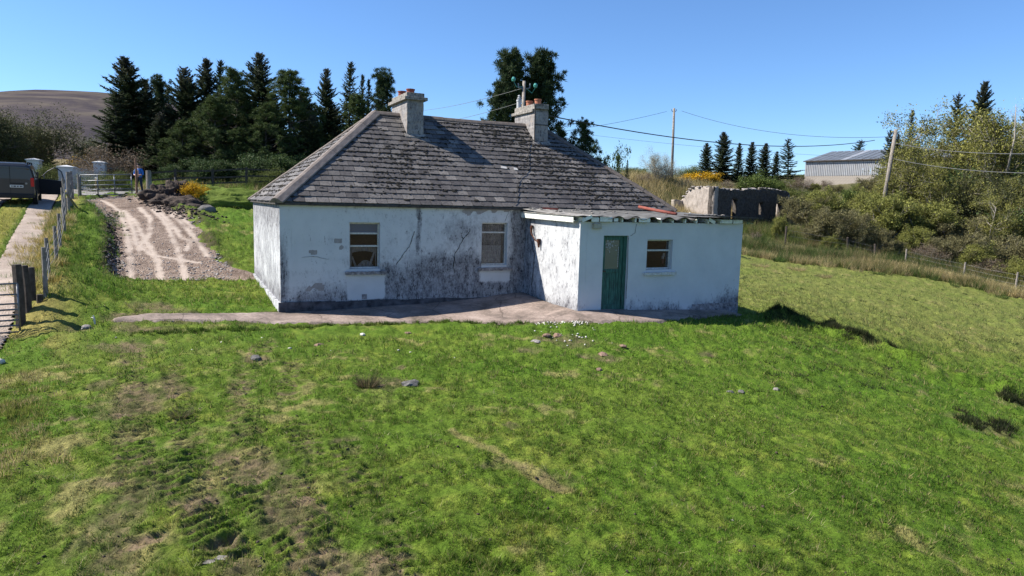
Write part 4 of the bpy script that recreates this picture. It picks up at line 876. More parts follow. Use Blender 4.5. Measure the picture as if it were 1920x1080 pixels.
# extension roof: joists, broken fascia, sagging sheets
er = empty('extension_roof', (0, 0, 0)); er.parent = house
def fz(px, y): return hl(px, y, BF - .10)[1]
def fa(px): return hl(px, 410, BF - .10)[0]
for px in (1094, 1119, 1144, 1168, 1192, 1216, 1240, 1263, 1286, 1307, 1329, 1352, 1388):
    a = fa(px); q = MB(); q.beam((0, 0, 0), (0, 3.25, .14), .042, .115); q.build('roof_joist', M['fascia'], er, (a, BF - .10 + random.uniform(-.02, .02), 2.475))
for x0, x1, zo, t, hh in ((1108, 1122, .0, 0, .12), (1124, 1147, .01, .0, .13), (1197, 1218, .0, .0, .11), (1328, 1340, .01, -.25, .10), (1353, 1372, .0, .0, .11), (1374, 1391, .0, .02, .11), (1150, 1158, 0, 0, .09)):
    a0_, a1_ = fa(x0), fa(x1); q = MB(); q.beam((-(a1_ - a0_) / 2, 0, -t * .2), ((a1_ - a0_) / 2, 0, t * .2), .022, hh); q.build('fascia_piece', M['fascia'], er, ((a0_ + a1_) / 2, BF - .128, 2.475 + zo), bevel=.004)
q = MB(); q.beam((fa(1090), BF - .15, 2.44), (fa(1108), BF - .15, 2.56), .02, .09); q.build('loose_board', M['fascia'], er)
# wall plate
q = MB(); q.box(X0 + .02, X1 - .02, BF + .02, BF + .12, ZT - .0, ZT + .03); q.build('wall_plate', M['oldwood'], er)
def corr(a0, a1, b0, b1, z0, z1, mat, name, wave=.018, pitch=.076, sag=.0, droop=0):
    us = np.arange(a0, a1, pitch / 6); vs = np.linspace(b0, b1, 12); V = []; F = []; sd_ = random.uniform(0, 50)
    for v_ in vs:
        t = (v_ - b0) / (b1 - b0)
        for u in us:
            dz = wave * math.sin(2 * math.pi * u / pitch) - sag * math.sin(math.pi * t) + .012 * mnoise.noise(Vector((u * 1.5, v_ * 1.5, sd_))) - droop * max(0, .25 - t) * (1 + math.sin(u * 11)) * 1.5
            V.append((u, v_, z0 + (z1 - z0) * t + dz))
    n = len(us); F = [(j * n + i, j * n + i + 1, (j + 1) * n + i + 1, (j + 1) * n + i) for j in range(11) for i in range(n - 1)]; nV = len(V)
    V += [(x, y, z - .006) for x, y, z in V]; F += [tuple(k + nV for k in f)[::-1] for f in F[:]]
    for i in range(n - 1): F.append((i, i + nV, i + 1 + nV, i + 1))
    for j in range(11): F.append((j * n, (j + 1) * n, (j + 1) * n + nV, j * n + nV)); F.append((j * n + n - 1, j * n + n - 1 + nV, (j + 1) * n + n - 1 + nV, (j + 1) * n + n - 1))
    return mesh_np(name, V, F, M[mat], er, smooth=False) if all(len(f) == 4 for f in F) else None
for k, (x0, x1) in enumerate(((7.12, 8.15), (8.1, 9.2), (9.15, 10.2), (10.15, 11.2))): corr(x0, x1, BF - .16, -.10, 2.575 + .012 * (k % 2), 2.70 + .01 * k % .02, 'felt' if k else 'corr', 'roofing_sheet', wave=.004, pitch=.3, sag=.03, droop=.12 if k > 0 else .02)
for k, (x0, x1) in enumerate(((11.15, 12.2), (12.15, 13.35))): corr(x0, x1, BF - .22, -.10, 2.60 + .012 * k, 2.70, 'felt', 'roofing_sheet', wave=.004, pitch=.4, sag=.02)
q = MB(); q.beam((10.75, BF - .16, 2.655), (13.55, BF - .30, 2.60), .18, .03); q.build('loose_batten', M['oldwood'], er)
q = MB(); q.beam((X0 - .14, .05, 2.50), (X0 - .14, -3.12, 2.46), .025, .155); q.build('side_fascia', M['fascia'], er, bevel=.004)
q = MB(); q.beam((X0 - .13, -.0, 2.60), (X0 - .13, -3.2, 2.56), .10, .02); q.build('verge_strip', M['corr'], er)
q = MB(); q.box(X0 - .14, X0 + .01, -3.15, -.02, 2.42, 2.435); q.build('soffit', M['fascia'], er)
# dark strip coloured in for the shaded gap under the main eave, debris on the sheets
q = MB(); q.box(X0 + .1, L_ - .05, -.03, -.004, 2.56, 2.655); q.build('eave_gap_shade', M['plinth'], er)
rr = random.Random(3)
def ontop(px, py, z): d = ray(px, py); k = (z - CAMZ) / d[2]; p = d * k; return toH(p[0], p[1])
P = [hl(1040 - 23, 399, -.9), hl(1048, 400, -1.2)]
q = MB(); q.beam((P[0][0], -.9, 2.73), (P[1][0], -1.15, 2.71), .09, .05); q.build('red_ridge_fragment', M['redpipe'], er)
P = [hl(1200, 388, -.45), hl(1268, 402, -2.2)]
q = MB(); q.tube([(P[0][0], -.40, P[0][1]), ((P[0][0] + P[1][0]) / 2, -1.3, (P[0][1] + P[1][1]) / 2), (P[1][0], -2.2, P[1][1] + .01)], .05, 10); q.build('red_clay_pipe', M['redpipe'], er, smooth=True)
for k in range(46):
    a = rr.choice([rr.uniform(7.2, 7.9), rr.uniform(8.1, 9.4), rr.uniform(9.4, 13)]); b_ = rr.uniform(-3.2, -.3); s = rr.uniform(.03, .09)
    if k < 8: a, b_ = rr.uniform(7.15, 7.6), rr.uniform(-.8, -.3)
    if k in (9, 10, 11): a, b_, s = 12.2 + .2 * (k - 9), -2.6, .1
    o = bpy.data.objects.new('roof_debris', rock_mesh('debris_%d' % k, 100 + k, M[rr.choice(['corr', 'bone', 'cap', 'cap', 'felt'])], 1, .3, .35)) if k < 12 else bpy.data.objects.new('roof_debris', bpy.data.meshes['debris_%d' % (k % 12)])
    link(o, er, (a, b_, 2.60 + .028 * (b_ + 3.4) + .03)); o.scale = (s, s, s); o.rotation_euler = (0, 0, rr.uniform(0, 6))
# rusty bracket on the lit side wall
bk = MB(); bk.tube([(X0 - .02, -.55, 2.12), (X0 - .10, -.55, 2.14), (X0 - .10, -.62, 1.95), (X0 - .06, -.80, 1.76), (X0 - .05, -1.02, 1.72)], .018, 6); bk.tube([(X0 - .06, -1.02, 1.82), (X0 - .06, -1.04, 1.56)], [.06, .03], 8); bk.tube([(X0 - .05, -.55, 2.2), (X0 - .08, -.56, 2.0)], [.045, .03], 8)
bk.build('rusty_bracket', M['rust'], house)
def side_pt(px, py):
    d = ray(px, py); O2 = np.array([-HC @ HA, -HC @ HB, CAMZ]); D2 = np.array([d[:2] @ HA, d[:2] @ HB, d[2]]); k = (X0 - O2[0]) / D2[0]; p = O2 + D2 * k; return (X0 - .012, float(p[1]), float(p[2]))
cb = MB(); cb.tube([side_pt(*q) for q in [(998, 452), (1000, 470), (1003, 476), (1001, 500), (999, 520), (997, 535)]], .010, 5); cb.build('wall_cable', M['cable'], house)

# ------------------------------------------------------------------ trees and shrubs: a few grown models, each tree a copy with its own size and turn
def tris_from(P, D, S, L, Wd):
    """leaf-sized triangles: base P, direction D, side S"""
    s = S * (Wd / 2)[:, None]; return np.stack([P - s, P + s, P + D * L[:, None]], 1).reshape(-1, 3)
def unit(a): return a / (np.linalg.norm(a, axis=1, keepdims=True) + 1e-9)
def limb_mesh(limbs, mat, n=5):
    mb = MB()
    for pts, rads in limbs: mb.tube(pts, rads, n, cap=False)
    me = bpy.data.meshes.new('trunk'); me.from_pydata(mb.v, [], mb.f); me.materials.append(mat); me.polygons.foreach_set('use_smooth', np.ones(len(me.polygons), bool)); me.update(); return me
def leaf_mesh(V, col, mat):
    V = np.asarray(V, np.float32); n = len(V) // 3; me = bpy.data.meshes.new('crown'); me.vertices.add(3 * n); me.vertices.foreach_set('co', V.ravel()); me.loops.add(3 * n)
    me.loops.foreach_set('vertex_index', np.arange(3 * n, dtype=np.int32)); me.polygons.add(n); me.polygons.foreach_set('loop_start', np.arange(0, 3 * n, 3, dtype=np.int32)); me.polygons.foreach_set('loop_total', np.full(n, 3, np.int32)); me.update(calc_edges=True)
    a = me.color_attributes.new('col', 'FLOAT_COLOR', 'POINT'); c = np.repeat(np.clip(col, .003, 1), 3, 0); a.data.foreach_set('color', np.c_[c, np.ones(len(c))].astype(np.float32).ravel()); me.materials.append(mat); return me

def grow_spruce(seed, h=10, rad=2.6, dens=1.0, c0=(.018, .034, .018), c1=(.088, .110, .054), top=(.10, .085, .085), bare=.08, gap=.27, open_=.0):
    r = np.random.default_rng(seed); Ps = []; Ds = []; Ls = []; Ws = []; Cs = []; limbs = []
    bend = r.normal(0, .012, 2)
    ax = lambda z: np.array([bend[0] * z * z / h * 2, bend[1] * z * z / h * 2, z])
    limbs.append(([ax(z) for z in np.linspace(-.3, h, 9)], list(np.linspace(.16, .012, 9) * h / 10)))
    z = h * bare
    while z < h * .985:
        t = z / h; R = rad * (1 - t) ** .82 * (.9 + .1 * math.sin(t * 9)) + .10
        nb = int(r.integers(5, 8)) if t < .85 else 4; a0 = r.uniform(0, 6.28)
        for k in range(nb):
            if r.random() < open_: continue
            a = a0 + 6.28 * k / nb + r.normal(0, .22); L = R * r.uniform(.5, 1.25); el = -.28 + .95 * t ** 1.3 + r.normal(0, .10)
            m = max(4, int(L / .10)); s = np.linspace(.12, 1, m); up = .25 * L * s ** 2.2
            d = np.array([math.cos(a) * math.cos(el), math.sin(a) * math.cos(el), math.sin(el)]); P = ax(z) + d * (L * s)[:, None] + np.c_[0 * s, 0 * s, up]
            if k % 2 == 0 or t > .6: limbs.append(([ax(z), P[m // 2], P[-1]], [.03 * (1 - t) + .008, .015, .005]))
            side = np.array([-math.sin(a), math.cos(a), 0]); q = int(4 * dens)
            for sg in (-1, 1):
                for j in range(q):
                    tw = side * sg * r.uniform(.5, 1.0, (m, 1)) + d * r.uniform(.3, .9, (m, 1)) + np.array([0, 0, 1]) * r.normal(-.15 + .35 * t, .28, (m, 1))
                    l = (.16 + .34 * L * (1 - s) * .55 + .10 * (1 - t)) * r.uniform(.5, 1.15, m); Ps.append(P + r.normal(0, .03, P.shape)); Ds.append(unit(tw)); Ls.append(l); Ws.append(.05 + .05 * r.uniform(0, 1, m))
                    g = r.uniform(0, 1, (m, 1)) * (.35 + .65 * s[:, None]); c = np.array(c0) * (1 - g) + np.array(c1) * g; c = c * (1 - .6 * max(0, t - .72) / .28) + np.array(top) * .6 * max(0, t - .72) / .28; Cs.append(c)  # outer twigs lean to the lighter colour, a sunlit look in the foliage
            Ps.append(P[-2:]); Ds.append(unit(np.tile(d + [0, 0, .45], (2, 1)))); Ls.append(np.array([.26, .3])); Ws.append(np.array([.05, .05])); Cs.append(np.tile(np.array(c1), (2, 1)))
        z += gap * (1 - .35 * t) * r.uniform(.8, 1.2)
    # the leader
    m = 16; s = np.linspace(0, 1, m); P = np.array([ax(h * (.93 + .07 * q)) for q in s]); D = unit(np.c_[r.normal(0, 1, m), r.normal(0, 1, m), r.uniform(.6, 1.2, m)]); Ps.append(P); Ds.append(D); Ls.append(np.full(m, .16)); Ws.append(np.full(m, .035)); Cs.append(np.tile(np.array(top), (m, 1)))
    P = np.concatenate(Ps); D = np.concatenate(Ds); L = np.concatenate(Ls); W = np.concatenate(Ws); Cc = np.concatenate(Cs); n = len(P)
    S = unit(np.cross(D, unit(r.normal(0, 1, (n, 3)) + [0, 0, 1.2]))); Cc = Cc * np.exp(r.normal(0, .22, n))[:, None]
    return limb_mesh(limbs, M['bark'], 5), leaf_mesh(tris_from(P, D, S, L, W), Cc, M['leaf']), h

def branches(r, start, dirv, length, rad, depth, limbs, ends, spread=.6, up=.15, nchild=(2, 4), kink=.18, shrink=.68):
    n = 4; pts = [np.array(start, float)]; d = np.array(dirv, float); d /= np.linalg.norm(d)
    for i in range(n):
        d = d + r.normal(0, kink, 3) + np.array([0, 0, up * .25]); d /= np.linalg.norm(d); pts.append(pts[-1] + d * length / n)
    limbs.append((pts, [rad * (1 - .45 * i / n) for i in range(n + 1)])); ends.append((pts[-1], depth, d)); 
    if depth <= 1: ends.append((pts[2], 0, d))
    if depth == 0: return
    for k in range(int(r.integers(nchild[0], nchild[1] + 1)) + (1 if depth > 2 else 0)):
        i = int(r.integers(1, n + 1)); v = r.normal(0, 1, 3); v -= v @ d * d; v /= np.linalg.norm(v) + 1e-6
        nd = d * (1 - spread * .5) + v * spread * r.uniform(.6, 1.3) + np.array([0, 0, up]); branches(r, pts[i], nd, length * shrink * r.uniform(.75, 1.15), rad * .55, depth - 1, limbs, ends, spread, up, nchild, kink, shrink)

def grow_broad(seed, h=7, trunks=1, depth=4, leaf=.10, nper=14, puff=.38, cols=((.09, .12, .025), (.15, .17, .04)), mat='palebark', spread=.75, first=.36, rad=.10, up=.12, clumpy=0.0, keep_low=0.0, flat=1.0, squash=1.0):
    r = np.random.default_rng(seed); limbs = []; ends = []
    for t in range(trunks):
        a = 6.28 * t / trunks + r.normal(0, .3); lean = .12 if trunks == 1 else r.uniform(.35, .8)
        branches(r, (math.cos(a) * .12 * (trunks > 1), math.sin(a) * .12 * (trunks > 1), -.25), (math.cos(a) * lean, math.sin(a) * lean, 1), h * first, rad, depth, limbs, ends, spread, up)
    E_ = np.array([e[0] for e in ends if e[1] <= max(1, depth - 2)]); zmax = max(E_[:, 2].max(), 1e-3)
    k = h / (zmax + puff * .5); 
    limbs = [([np.array([p[0] * k * squash, p[1] * k * squash, p[2] * k]) for p in pts], rr) for pts, rr in limbs]; E_ = E_ * np.array([k * squash, k * squash, k]); E_ = E_[E_[:, 2] > keep_low * h]
    n = len(E_) * nper; P = np.repeat(E_, nper, 0); tone = np.repeat(r.uniform(0, 1, len(E_)), nper)
    off = r.normal(0, 1, (n, 3)) * puff * np.repeat(r.uniform(.5, 1.2, len(E_)), nper)[:, None] * np.array([1, 1, .75 * flat]); P = P + off
    D = unit(r.normal(0, 1, (n, 3)) + off * .8 + [0, 0, .5]); S = unit(np.cross(D, r.normal(0, 1, (n, 3)))); L = leaf * r.uniform(.6, 1.5, n); W = L * r.uniform(.4, .7, n)
    tt = np.clip(tone * .7 + r.uniform(0, .3, n), 0, 1)[:, None]; Cc = (np.array(cols[0]) * (1 - tt) + np.array(cols[1]) * tt) * np.exp(r.normal(0, .22, n))[:, None]
    keep = P[:, 2] > .02
    T = tris_from(P, D, S, L, W).reshape(-1, 9)[keep].reshape(-1, 3)
    return limb_mesh(limbs, M[mat], 5), leaf_mesh(T, Cc[keep], M['leaf']), h

def grow_pine(seed, h=9, cols=((.020, .040, .018), (.060, .085, .032)), lop=.3, levels=13, rad=2.4, bare=.25):
    """upswept limbs ending in dense tufts of needles"""
    r = np.random.default_rng(seed); limbs = [([(0, 0, -.3), (.1, .05, h * .4), (.0, .1, h * .75), (.05, .05, h * .98)], [.17, .13, .07, .015])]; T = []
    for z in np.linspace(h * bare, h * .97, levels):
        t = z / h; R = rad * (1 - t ** 1.5) ** .85 * (.75 + .5 * r.random()) + .25
        for k in range(6):
            a = r.uniform(0, 6.28); R2 = R * r.uniform(.55, 1.1) * (1 + lop * math.cos(a)); e = np.array([math.cos(a) * R2, math.sin(a) * R2, z + R2 * r.uniform(.15, .5)]); mid = np.array([e[0] * .5, e[1] * .5, z + R2 * .08]); limbs.append(([(0, .05, z - .2), mid, e], [.045, .03, .012]))
            for q in range(5): s = r.uniform(.45, 1.05); T.append((np.array([0, 0.05, z - .2]) * (1 - s) + e * s + r.normal(0, .28, 3) + [0, 0, .1], r.uniform(.20, .38)))
    C_ = np.array([t[0] for t in T]); RR = np.array([t[1] for t in T]); npn = 105; n = len(T) * npn; D = unit(r.normal(0, 1, (n, 3)) + [0, 0, .75]); tone = np.repeat(r.uniform(0, 1, len(T)), npn)
    P = np.repeat(C_, npn, 0) + D * (np.repeat(RR, npn) * r.uniform(0, .7, n))[:, None]; S = unit(np.cross(D, r.normal(0, 1, (n, 3)))); L = np.repeat(RR, npn) * r.uniform(.4, .8, n); W = np.full(n, .045)
    g = (tone * .5 + r.uniform(0, .5, n))[:, None]; return limb_mesh(limbs, M['bark'], 5), leaf_mesh(tris_from(P, D, S, L, W), (np.array(cols[0]) * (1 - g) + np.array(cols[1]) * g) * np.exp(r.normal(0, .2, n))[:, None], M['leaf']), h

OLV = ((.050, .056, .018), (.27, .265, .065)); YG = ((.13, .165, .025), (.24, .26, .045)); BRN = ((.11, .085, .05), (.19, .16, .075)); DKG = ((.025, .050, .018), (.075, .11, .035))
KIND = {
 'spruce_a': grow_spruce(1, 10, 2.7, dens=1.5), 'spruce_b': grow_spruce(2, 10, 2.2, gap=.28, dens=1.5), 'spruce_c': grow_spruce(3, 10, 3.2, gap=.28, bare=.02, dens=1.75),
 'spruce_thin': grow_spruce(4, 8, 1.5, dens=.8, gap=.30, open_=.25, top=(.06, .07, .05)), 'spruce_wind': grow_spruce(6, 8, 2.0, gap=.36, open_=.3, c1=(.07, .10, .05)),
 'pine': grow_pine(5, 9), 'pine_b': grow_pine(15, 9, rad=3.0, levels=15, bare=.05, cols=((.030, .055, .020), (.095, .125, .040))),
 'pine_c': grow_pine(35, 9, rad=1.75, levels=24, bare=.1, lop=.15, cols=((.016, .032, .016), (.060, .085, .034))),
 'pine_lop': grow_pine(25, 8, lop=.9, levels=7, bare=.45, rad=2.2),
 'alder': grow_broad(11, 9, 1, 5, .13, 11, .30, OLV, 'palebark', .75, .34, .19), 'alder_b': grow_broad(12, 9, 2, 4, .13, 26, .33, ((.055, .060, .020), (.28, .275, .07)), 'palebark', .8, .36, .11),
 'willow': grow_broad(13, 4.5, 6, 4, .115, 15, .20, ((.055, .056, .026), (.225, .205, .095)), 'palebark', .6, .40, .05, up=.2), 'willow_b': grow_broad(14, 4.0, 7, 4, .11, 15, .19, ((.060, .068, .020), (.29, .30, .075)), 'palebark', .65, .38, .045, up=.15),
 'brown_scrub': grow_broad(16, 3.0, 8, 3, .07, 12, .25, ((.10, .075, .055), (.20, .155, .11)), 'palebark', .7, .4, .035, up=.2),
 'bare': grow_broad(17, 6, 6, 4, .055, 16, .30, ((.22, .21, .16), (.42, .42, .34)), 'palebark', .6, .36, .06, up=.22),
 'bare_tree': grow_broad(18, 5, 1, 5, .06, 7, .26, ((.15, .17, .08), (.26, .28, .14)), 'palebark', .62, .36, .10, up=.15),
 'gorse': grow_broad(19, 1.6, 6, 3, .06, 16, .13, ((.05, .075, .02), (.10, .13, .03)), 'bark', .7, .4, .03, up=.2),
 'gorse_bloom': grow_broad(20, 1.3, 6, 3, .075, 22, .13, ((.14, .13, .02), (.75, .42, .01)), 'bark', .6, .4, .03, up=.25),
 'laurel': grow_broad(21, 4, 6, 3, .16, 34, .36, ((.035, .065, .018), (.13, .17, .04)), 'bark', .75, .4, .05, up=.15, squash=1.1),
 'cypress': grow_broad(22, 8, 3, 5, .13, 9, .5, ((.040, .050, .022), (.105, .110, .045)), 'bark', .7, .34, .12, up=.18),
 'hedge_shrub': grow_broad(23, 2.2, 6, 3, .07, 26, .22, ((.06, .085, .022), (.15, .17, .045)), 'bark', .75, .4, .03, up=.1),
 'laurel_dark': grow_broad(24, 4, 4, 4, .14, 16, .34, DKG, 'bark', .8, .38, .06, up=.1)}
used_kind = {}
def plant(kind, name, cat, px, ytop, Y, wid, label, group=None, rz=None, lean=(0, 0), zoff=0.0):
    """stands at depth Y in line with px, as tall as its top in the photograph; wid multiplies its natural spread"""
    tm, cm, h0 = KIND[kind]; g = pt(px, 400, Y); x, y = g[0], g[1]; zb = float(base_h(np.array([x]), np.array([y]))[0]) + zoff; ht = pt(px, ytop, Y)[2] - zb; s = ht / h0
    o = empty(name, (x, y, zb), rz if rz is not None else random.uniform(0, 6.28), label, cat, group); o.scale = (s * wid, s * wid, s)
    if lean != (0, 0): o.rotation_euler = (lean[0], lean[1], 0)
    for me, nm in ((tm, 'trunk'), (cm, 'crown')):
        link(bpy.data.objects.new(nm, me), o)
    return o
GP = 'conifers in the belt behind the cottage'
# --- dense dark belt, left of the house
belt = [('spruce_a', 252, 108, 55, 1.05, 'tall spruce with a stepped pointed top, at the left end of the conifer belt'),
 ('spruce_thin', 222, 175, 53, 1.35, 'ragged lower spruce with branches reaching out towards the heather hill'),
 ('spruce_b', 283, 150, 57, .9, 'short pointed spruce tucked against the right flank of the tall left-end spruce'),
 ('pine', 306, 152, 60, .55, 'slim pine with finger-like top shoots rising between the first spruces'),
 ('spruce_thin', 323, 160, 61, .45, 'thin pine-like spire just right of the finger-topped pine'),
 ('spruce_c', 360, 125, 55, .85, 'broad bushy spruce at the left of the central conifer mass'),
 ('spruce_b', 394, 112, 58, .9, 'twin-topped spruce left of the centre of the belt'),
 ('spruce_thin', 417, 115, 58, .7, 'bare-tipped spruce whose thin leader stands beside the twin-topped one'),
 ('pine_b', 450, 142, 54, .75, 'rounded dark pine below and left of the tallest spruce'),
 ('spruce_a', 489, 97, 56, .85, 'tallest spruce of the belt, its narrow spire highest against the sky'),
 ('pine_b', 548, 142, 54, .85, 'bushy light-tufted pine in front of the belt, left of the roof hip'),
 ('spruce_b', 612, 130, 57, .75, 'spruce with a feathery top above the left hip of the roof'),
 ('spruce_thin', 655, 118, 59, .75, 'narrow spruce with a crooked leader above the roof hip'),
 ('spruce_thin', 678, 142, 61, .5, 'thin spruce spire, left one of a close pair left of the chimney'),
 ('spruce_thin', 692, 150, 61, .5, 'thin spruce spire, right one of a close pair left of the chimney'),
 ('pine_b', 672, 185, 56, .75, 'mid green pine filling the gap above the roof hip'),
 ('pine', 717, 140, 57, .6, 'pine with a candle-like top shoot immediately left of the first chimney'),
 ('pine_b', 405, 190, 52, .95, 'low wide pine with grey-green tufts at the front centre of the belt'),
 ('pine_b', 500, 200, 52, .9, 'low bushy pine behind the yellow flowers end of the rail fence'),
 ('spruce_c', 590, 215, 53, .85, 'low dark spruce just behind the left corner of the roof'),
 ('spruce_c', 300, 215, 52, .95, 'low dark spruce above the man by the gate'),
 ('spruce_c', 235, 200, 57, .8, 'bushy low spruce filling the foot of the tall left-end spruce'), ('spruce_c', 335, 200, 57, .9, 'dark spruce filling the gap left of the broad bushy one'), ('spruce_c', 430, 165, 60, .9, 'dark spruce behind the rounded pine in the centre of the belt'),
 ('spruce_c', 470, 170, 59, .9, 'dark spruce at the foot of the tallest spire'), ('spruce_c', 525, 175, 59, .9, 'dark spruce between the tallest spire and the bushy front pine'), ('spruce_c', 580, 170, 59, .9, 'dark spruce just right of the bushy front pine'),
 ('spruce_c', 635, 190, 60, .9, 'dark spruce low between the feathery top and the crooked leader'), ('spruce_c', 700, 195, 60, .8, 'dark spruce low behind the hip close to the chimney'), ('pine_b', 345, 235, 51, 1.0, 'low pine at the front of the belt above the big gate post'), ('pine_b', 455, 245, 51, 1.0, 'low pine at the front of the belt above the rails')]
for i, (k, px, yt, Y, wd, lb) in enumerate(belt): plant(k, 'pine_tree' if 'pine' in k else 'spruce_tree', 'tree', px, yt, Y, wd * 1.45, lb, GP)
# --- behind the roof
plant('pine_c', 'pine_tree', 'tree', 950, 106, 46, .95, 'large dark pine behind the ridge, left half of the pair by the second chimney')
plant('pine_c', 'pine_tree', 'tree', 1008, 108, 47, 1.0, 'large dark pine behind the second chimney, right half of the pair', rz=1.0)
plant('pine_lop', 'pine_tree', 'tree', 1085, 235, 46, .75, 'low leaning pine branch mass showing beyond the right hip of the roof', rz=0)
plant('laurel_dark', 'evergreen_bush', 'bush', 1125, 268, 48, .45, 'small dark leafy bush peeping over the right hip of the roof')
plant('spruce_thin', 'spruce_tree', 'tree', 1155, 290, 62, .7, 'tiny dark sapling on the skyline right of the roof hip')
plant('spruce_thin', 'spruce_tree', 'tree', 1172, 300, 70, .8, 'smallest sapling on the skyline next to the blossom bush')
# --- far left
FL = 'trees beyond the lane'
for k, nm, px, yt, Y, wd, lb in [('cypress', 'cypress_tree', 18, 180, 50, 1.1, 'windswept olive-brown tree rising above the van at the frame edge'), ('cypress', 'cypress_tree', -45, 190, 47, 1.0, 'windswept olive tree cut by the left edge, behind the van'),
    ('cypress', 'cypress_tree', 60, 232, 56, .9, 'lower dark tree behind the left white gate pier'), ('spruce_c', 'spruce_tree', 92, 250, 60, .95, 'dark low spruce right of the pier, beside the pale leafing tree'),
    ('spruce_c', 'spruce_tree', -20, 225, 62, 1.0, 'dark conifer low behind the windswept trees')]: plant(k, nm, 'tree', px, yt, Y, wd, lb, FL)
plant('bare_tree', 'birch_tree', 'tree', 150, 248, 58, .85, 'small pale tree just coming into leaf beyond the gate piers', FL)
plant('brown_scrub', 'scrub_bush', 'bush', 215, 265, 50, 1.6, 'brown leafless scrub between the pale tree and the conifers')
plant('brown_scrub', 'scrub_bush', 'bush', 120, 305, 62, 1.6, 'brown bramble thicket under the pale leafing tree')
plant('gorse_bloom', 'gorse_bush', 'bush', 187, 291, 53, 1.4, 'orange-yellow gorse behind the right white gate pier')
plant('gorse_bloom', 'gorse_bush', 'bush', 205, 296, 54, 1.1, 'smaller orange gorse right beside the gorse behind the pier')
plant('hedge_shrub', 'garden_shrub', 'bush', 95, 305, 44, 1.0, 'yellow-green shrub seen through the open van door window')
plant('hedge_shrub', 'garden_shrub', 'bush', 212, 318, 43, 1.3, 'grey-green shrub behind the tubular gate, near the pink bricks')
plant('hedge_shrub', 'hawthorn_bush', 'bush', 505, 312, 45, 1.2, 'small yellowish bush beside the left eave of the cottage')
plant('hedge_shrub', 'hawthorn_bush', 'bush', 472, 335, 44, 1.2, 'low green bush at the right end of the rail fence')
plant('laurel_dark', 'evergreen_bush', 'bush', 350, 300, 48, 1.2, 'dark undergrowth clump behind the rail fence near the big post')
plant('laurel_dark', 'evergreen_bush', 'bush', 420, 290, 48.5, 1.3, 'dark undergrowth clump behind the middle of the rail fence')
plant('laurel_dark', 'evergreen_bush', 'bush', 540, 280, 49, 1.4, 'dark undergrowth clump behind the left slope of the roof')
# flowering gorse by the mound: two, bloom over green
plant('gorse_bloom', 'gorse_bush', 'bush', 373, 341, 36.5, .95, 'bright yellow gorse bush in flower beside the dark earth heap')
# --- right background
plant('bare', 'blossom_tree', 'tree', 1235, 272, 75, 1.0, 'pale white-blossomed rounded tree beside the utility pole')
WMUL = 1.5
RC = 'conifers on the skyline right of the cottage'
for k, px, yt, Y, wd, lb in [('spruce_a', 1318, 268, 92, .9, 'squat dark spruce at the left of the skyline group'), ('spruce_a', 1350, 247, 94, .95, 'largest dark spruce of the skyline group'), ('spruce_b', 1379, 268, 96, .75, 'slim spruce just right of the largest in the skyline group'),
    ('spruce_b', 1401, 266, 97, .9, 'spruce in the middle of the skyline group'), ('spruce_a', 1425, 268, 96, .9, 'dense spruce above the round green laurel'), ('spruce_b', 1448, 284, 98, .9, 'low spruce between the dense one and the tall lone one'),
    ('spruce_wind', 1472, 258, 95, .95, 'open-branched spruce standing tallest near the metal shed'), ('spruce_wind', 1597, 261, 112, 1.1, 'small spruce top showing over the shed roof')]: plant(k, 'spruce_tree', 'tree', px, yt, Y, wd * 1.5, lb, RC)
plant('laurel', 'laurel_bush', 'bush', 1418, 316, 78, .95, 'round glossy green laurel between the ruin and the spruces')
plant('laurel', 'laurel_bush', 'bush', 1448, 328, 79, .75, 'smaller glossy laurel right of the round one')
plant('gorse_bloom', 'gorse_bush', 'bush', 1312, 322, 84, 1.6, 'yellow gorse under the squat spruce')
plant('gorse_bloom', 'gorse_bush', 'bush', 1288, 325, 85, 1.3, 'yellow gorse right of the utility pole')
plant('hedge_shrub', 'garden_shrub', 'bush', 1285, 308, 88, 1.2, 'yellow-green shrub above the gorse near the pole')
for px, yt, Y, wd, lb in [(1205, 322, 74, 1.6, 'brown scrub at the foot of the blossom tree'), (1285, 335, 77, 1.4, 'brown tangle by the foot of the utility pole'), (1500, 328, 84, 1.5, 'leafless brown scrub in front of the shed corner'), (1545, 335, 86, 1.4, 'leafless brown scrub against the block wall of the shed'), (1360, 335, 80, 1.2, 'bramble tangle above the ruin')]:
    plant('brown_scrub', 'scrub_bush', 'bush', px, yt, Y, wd, lb)
RT_ = 'trees and scrub on the bank at the right'
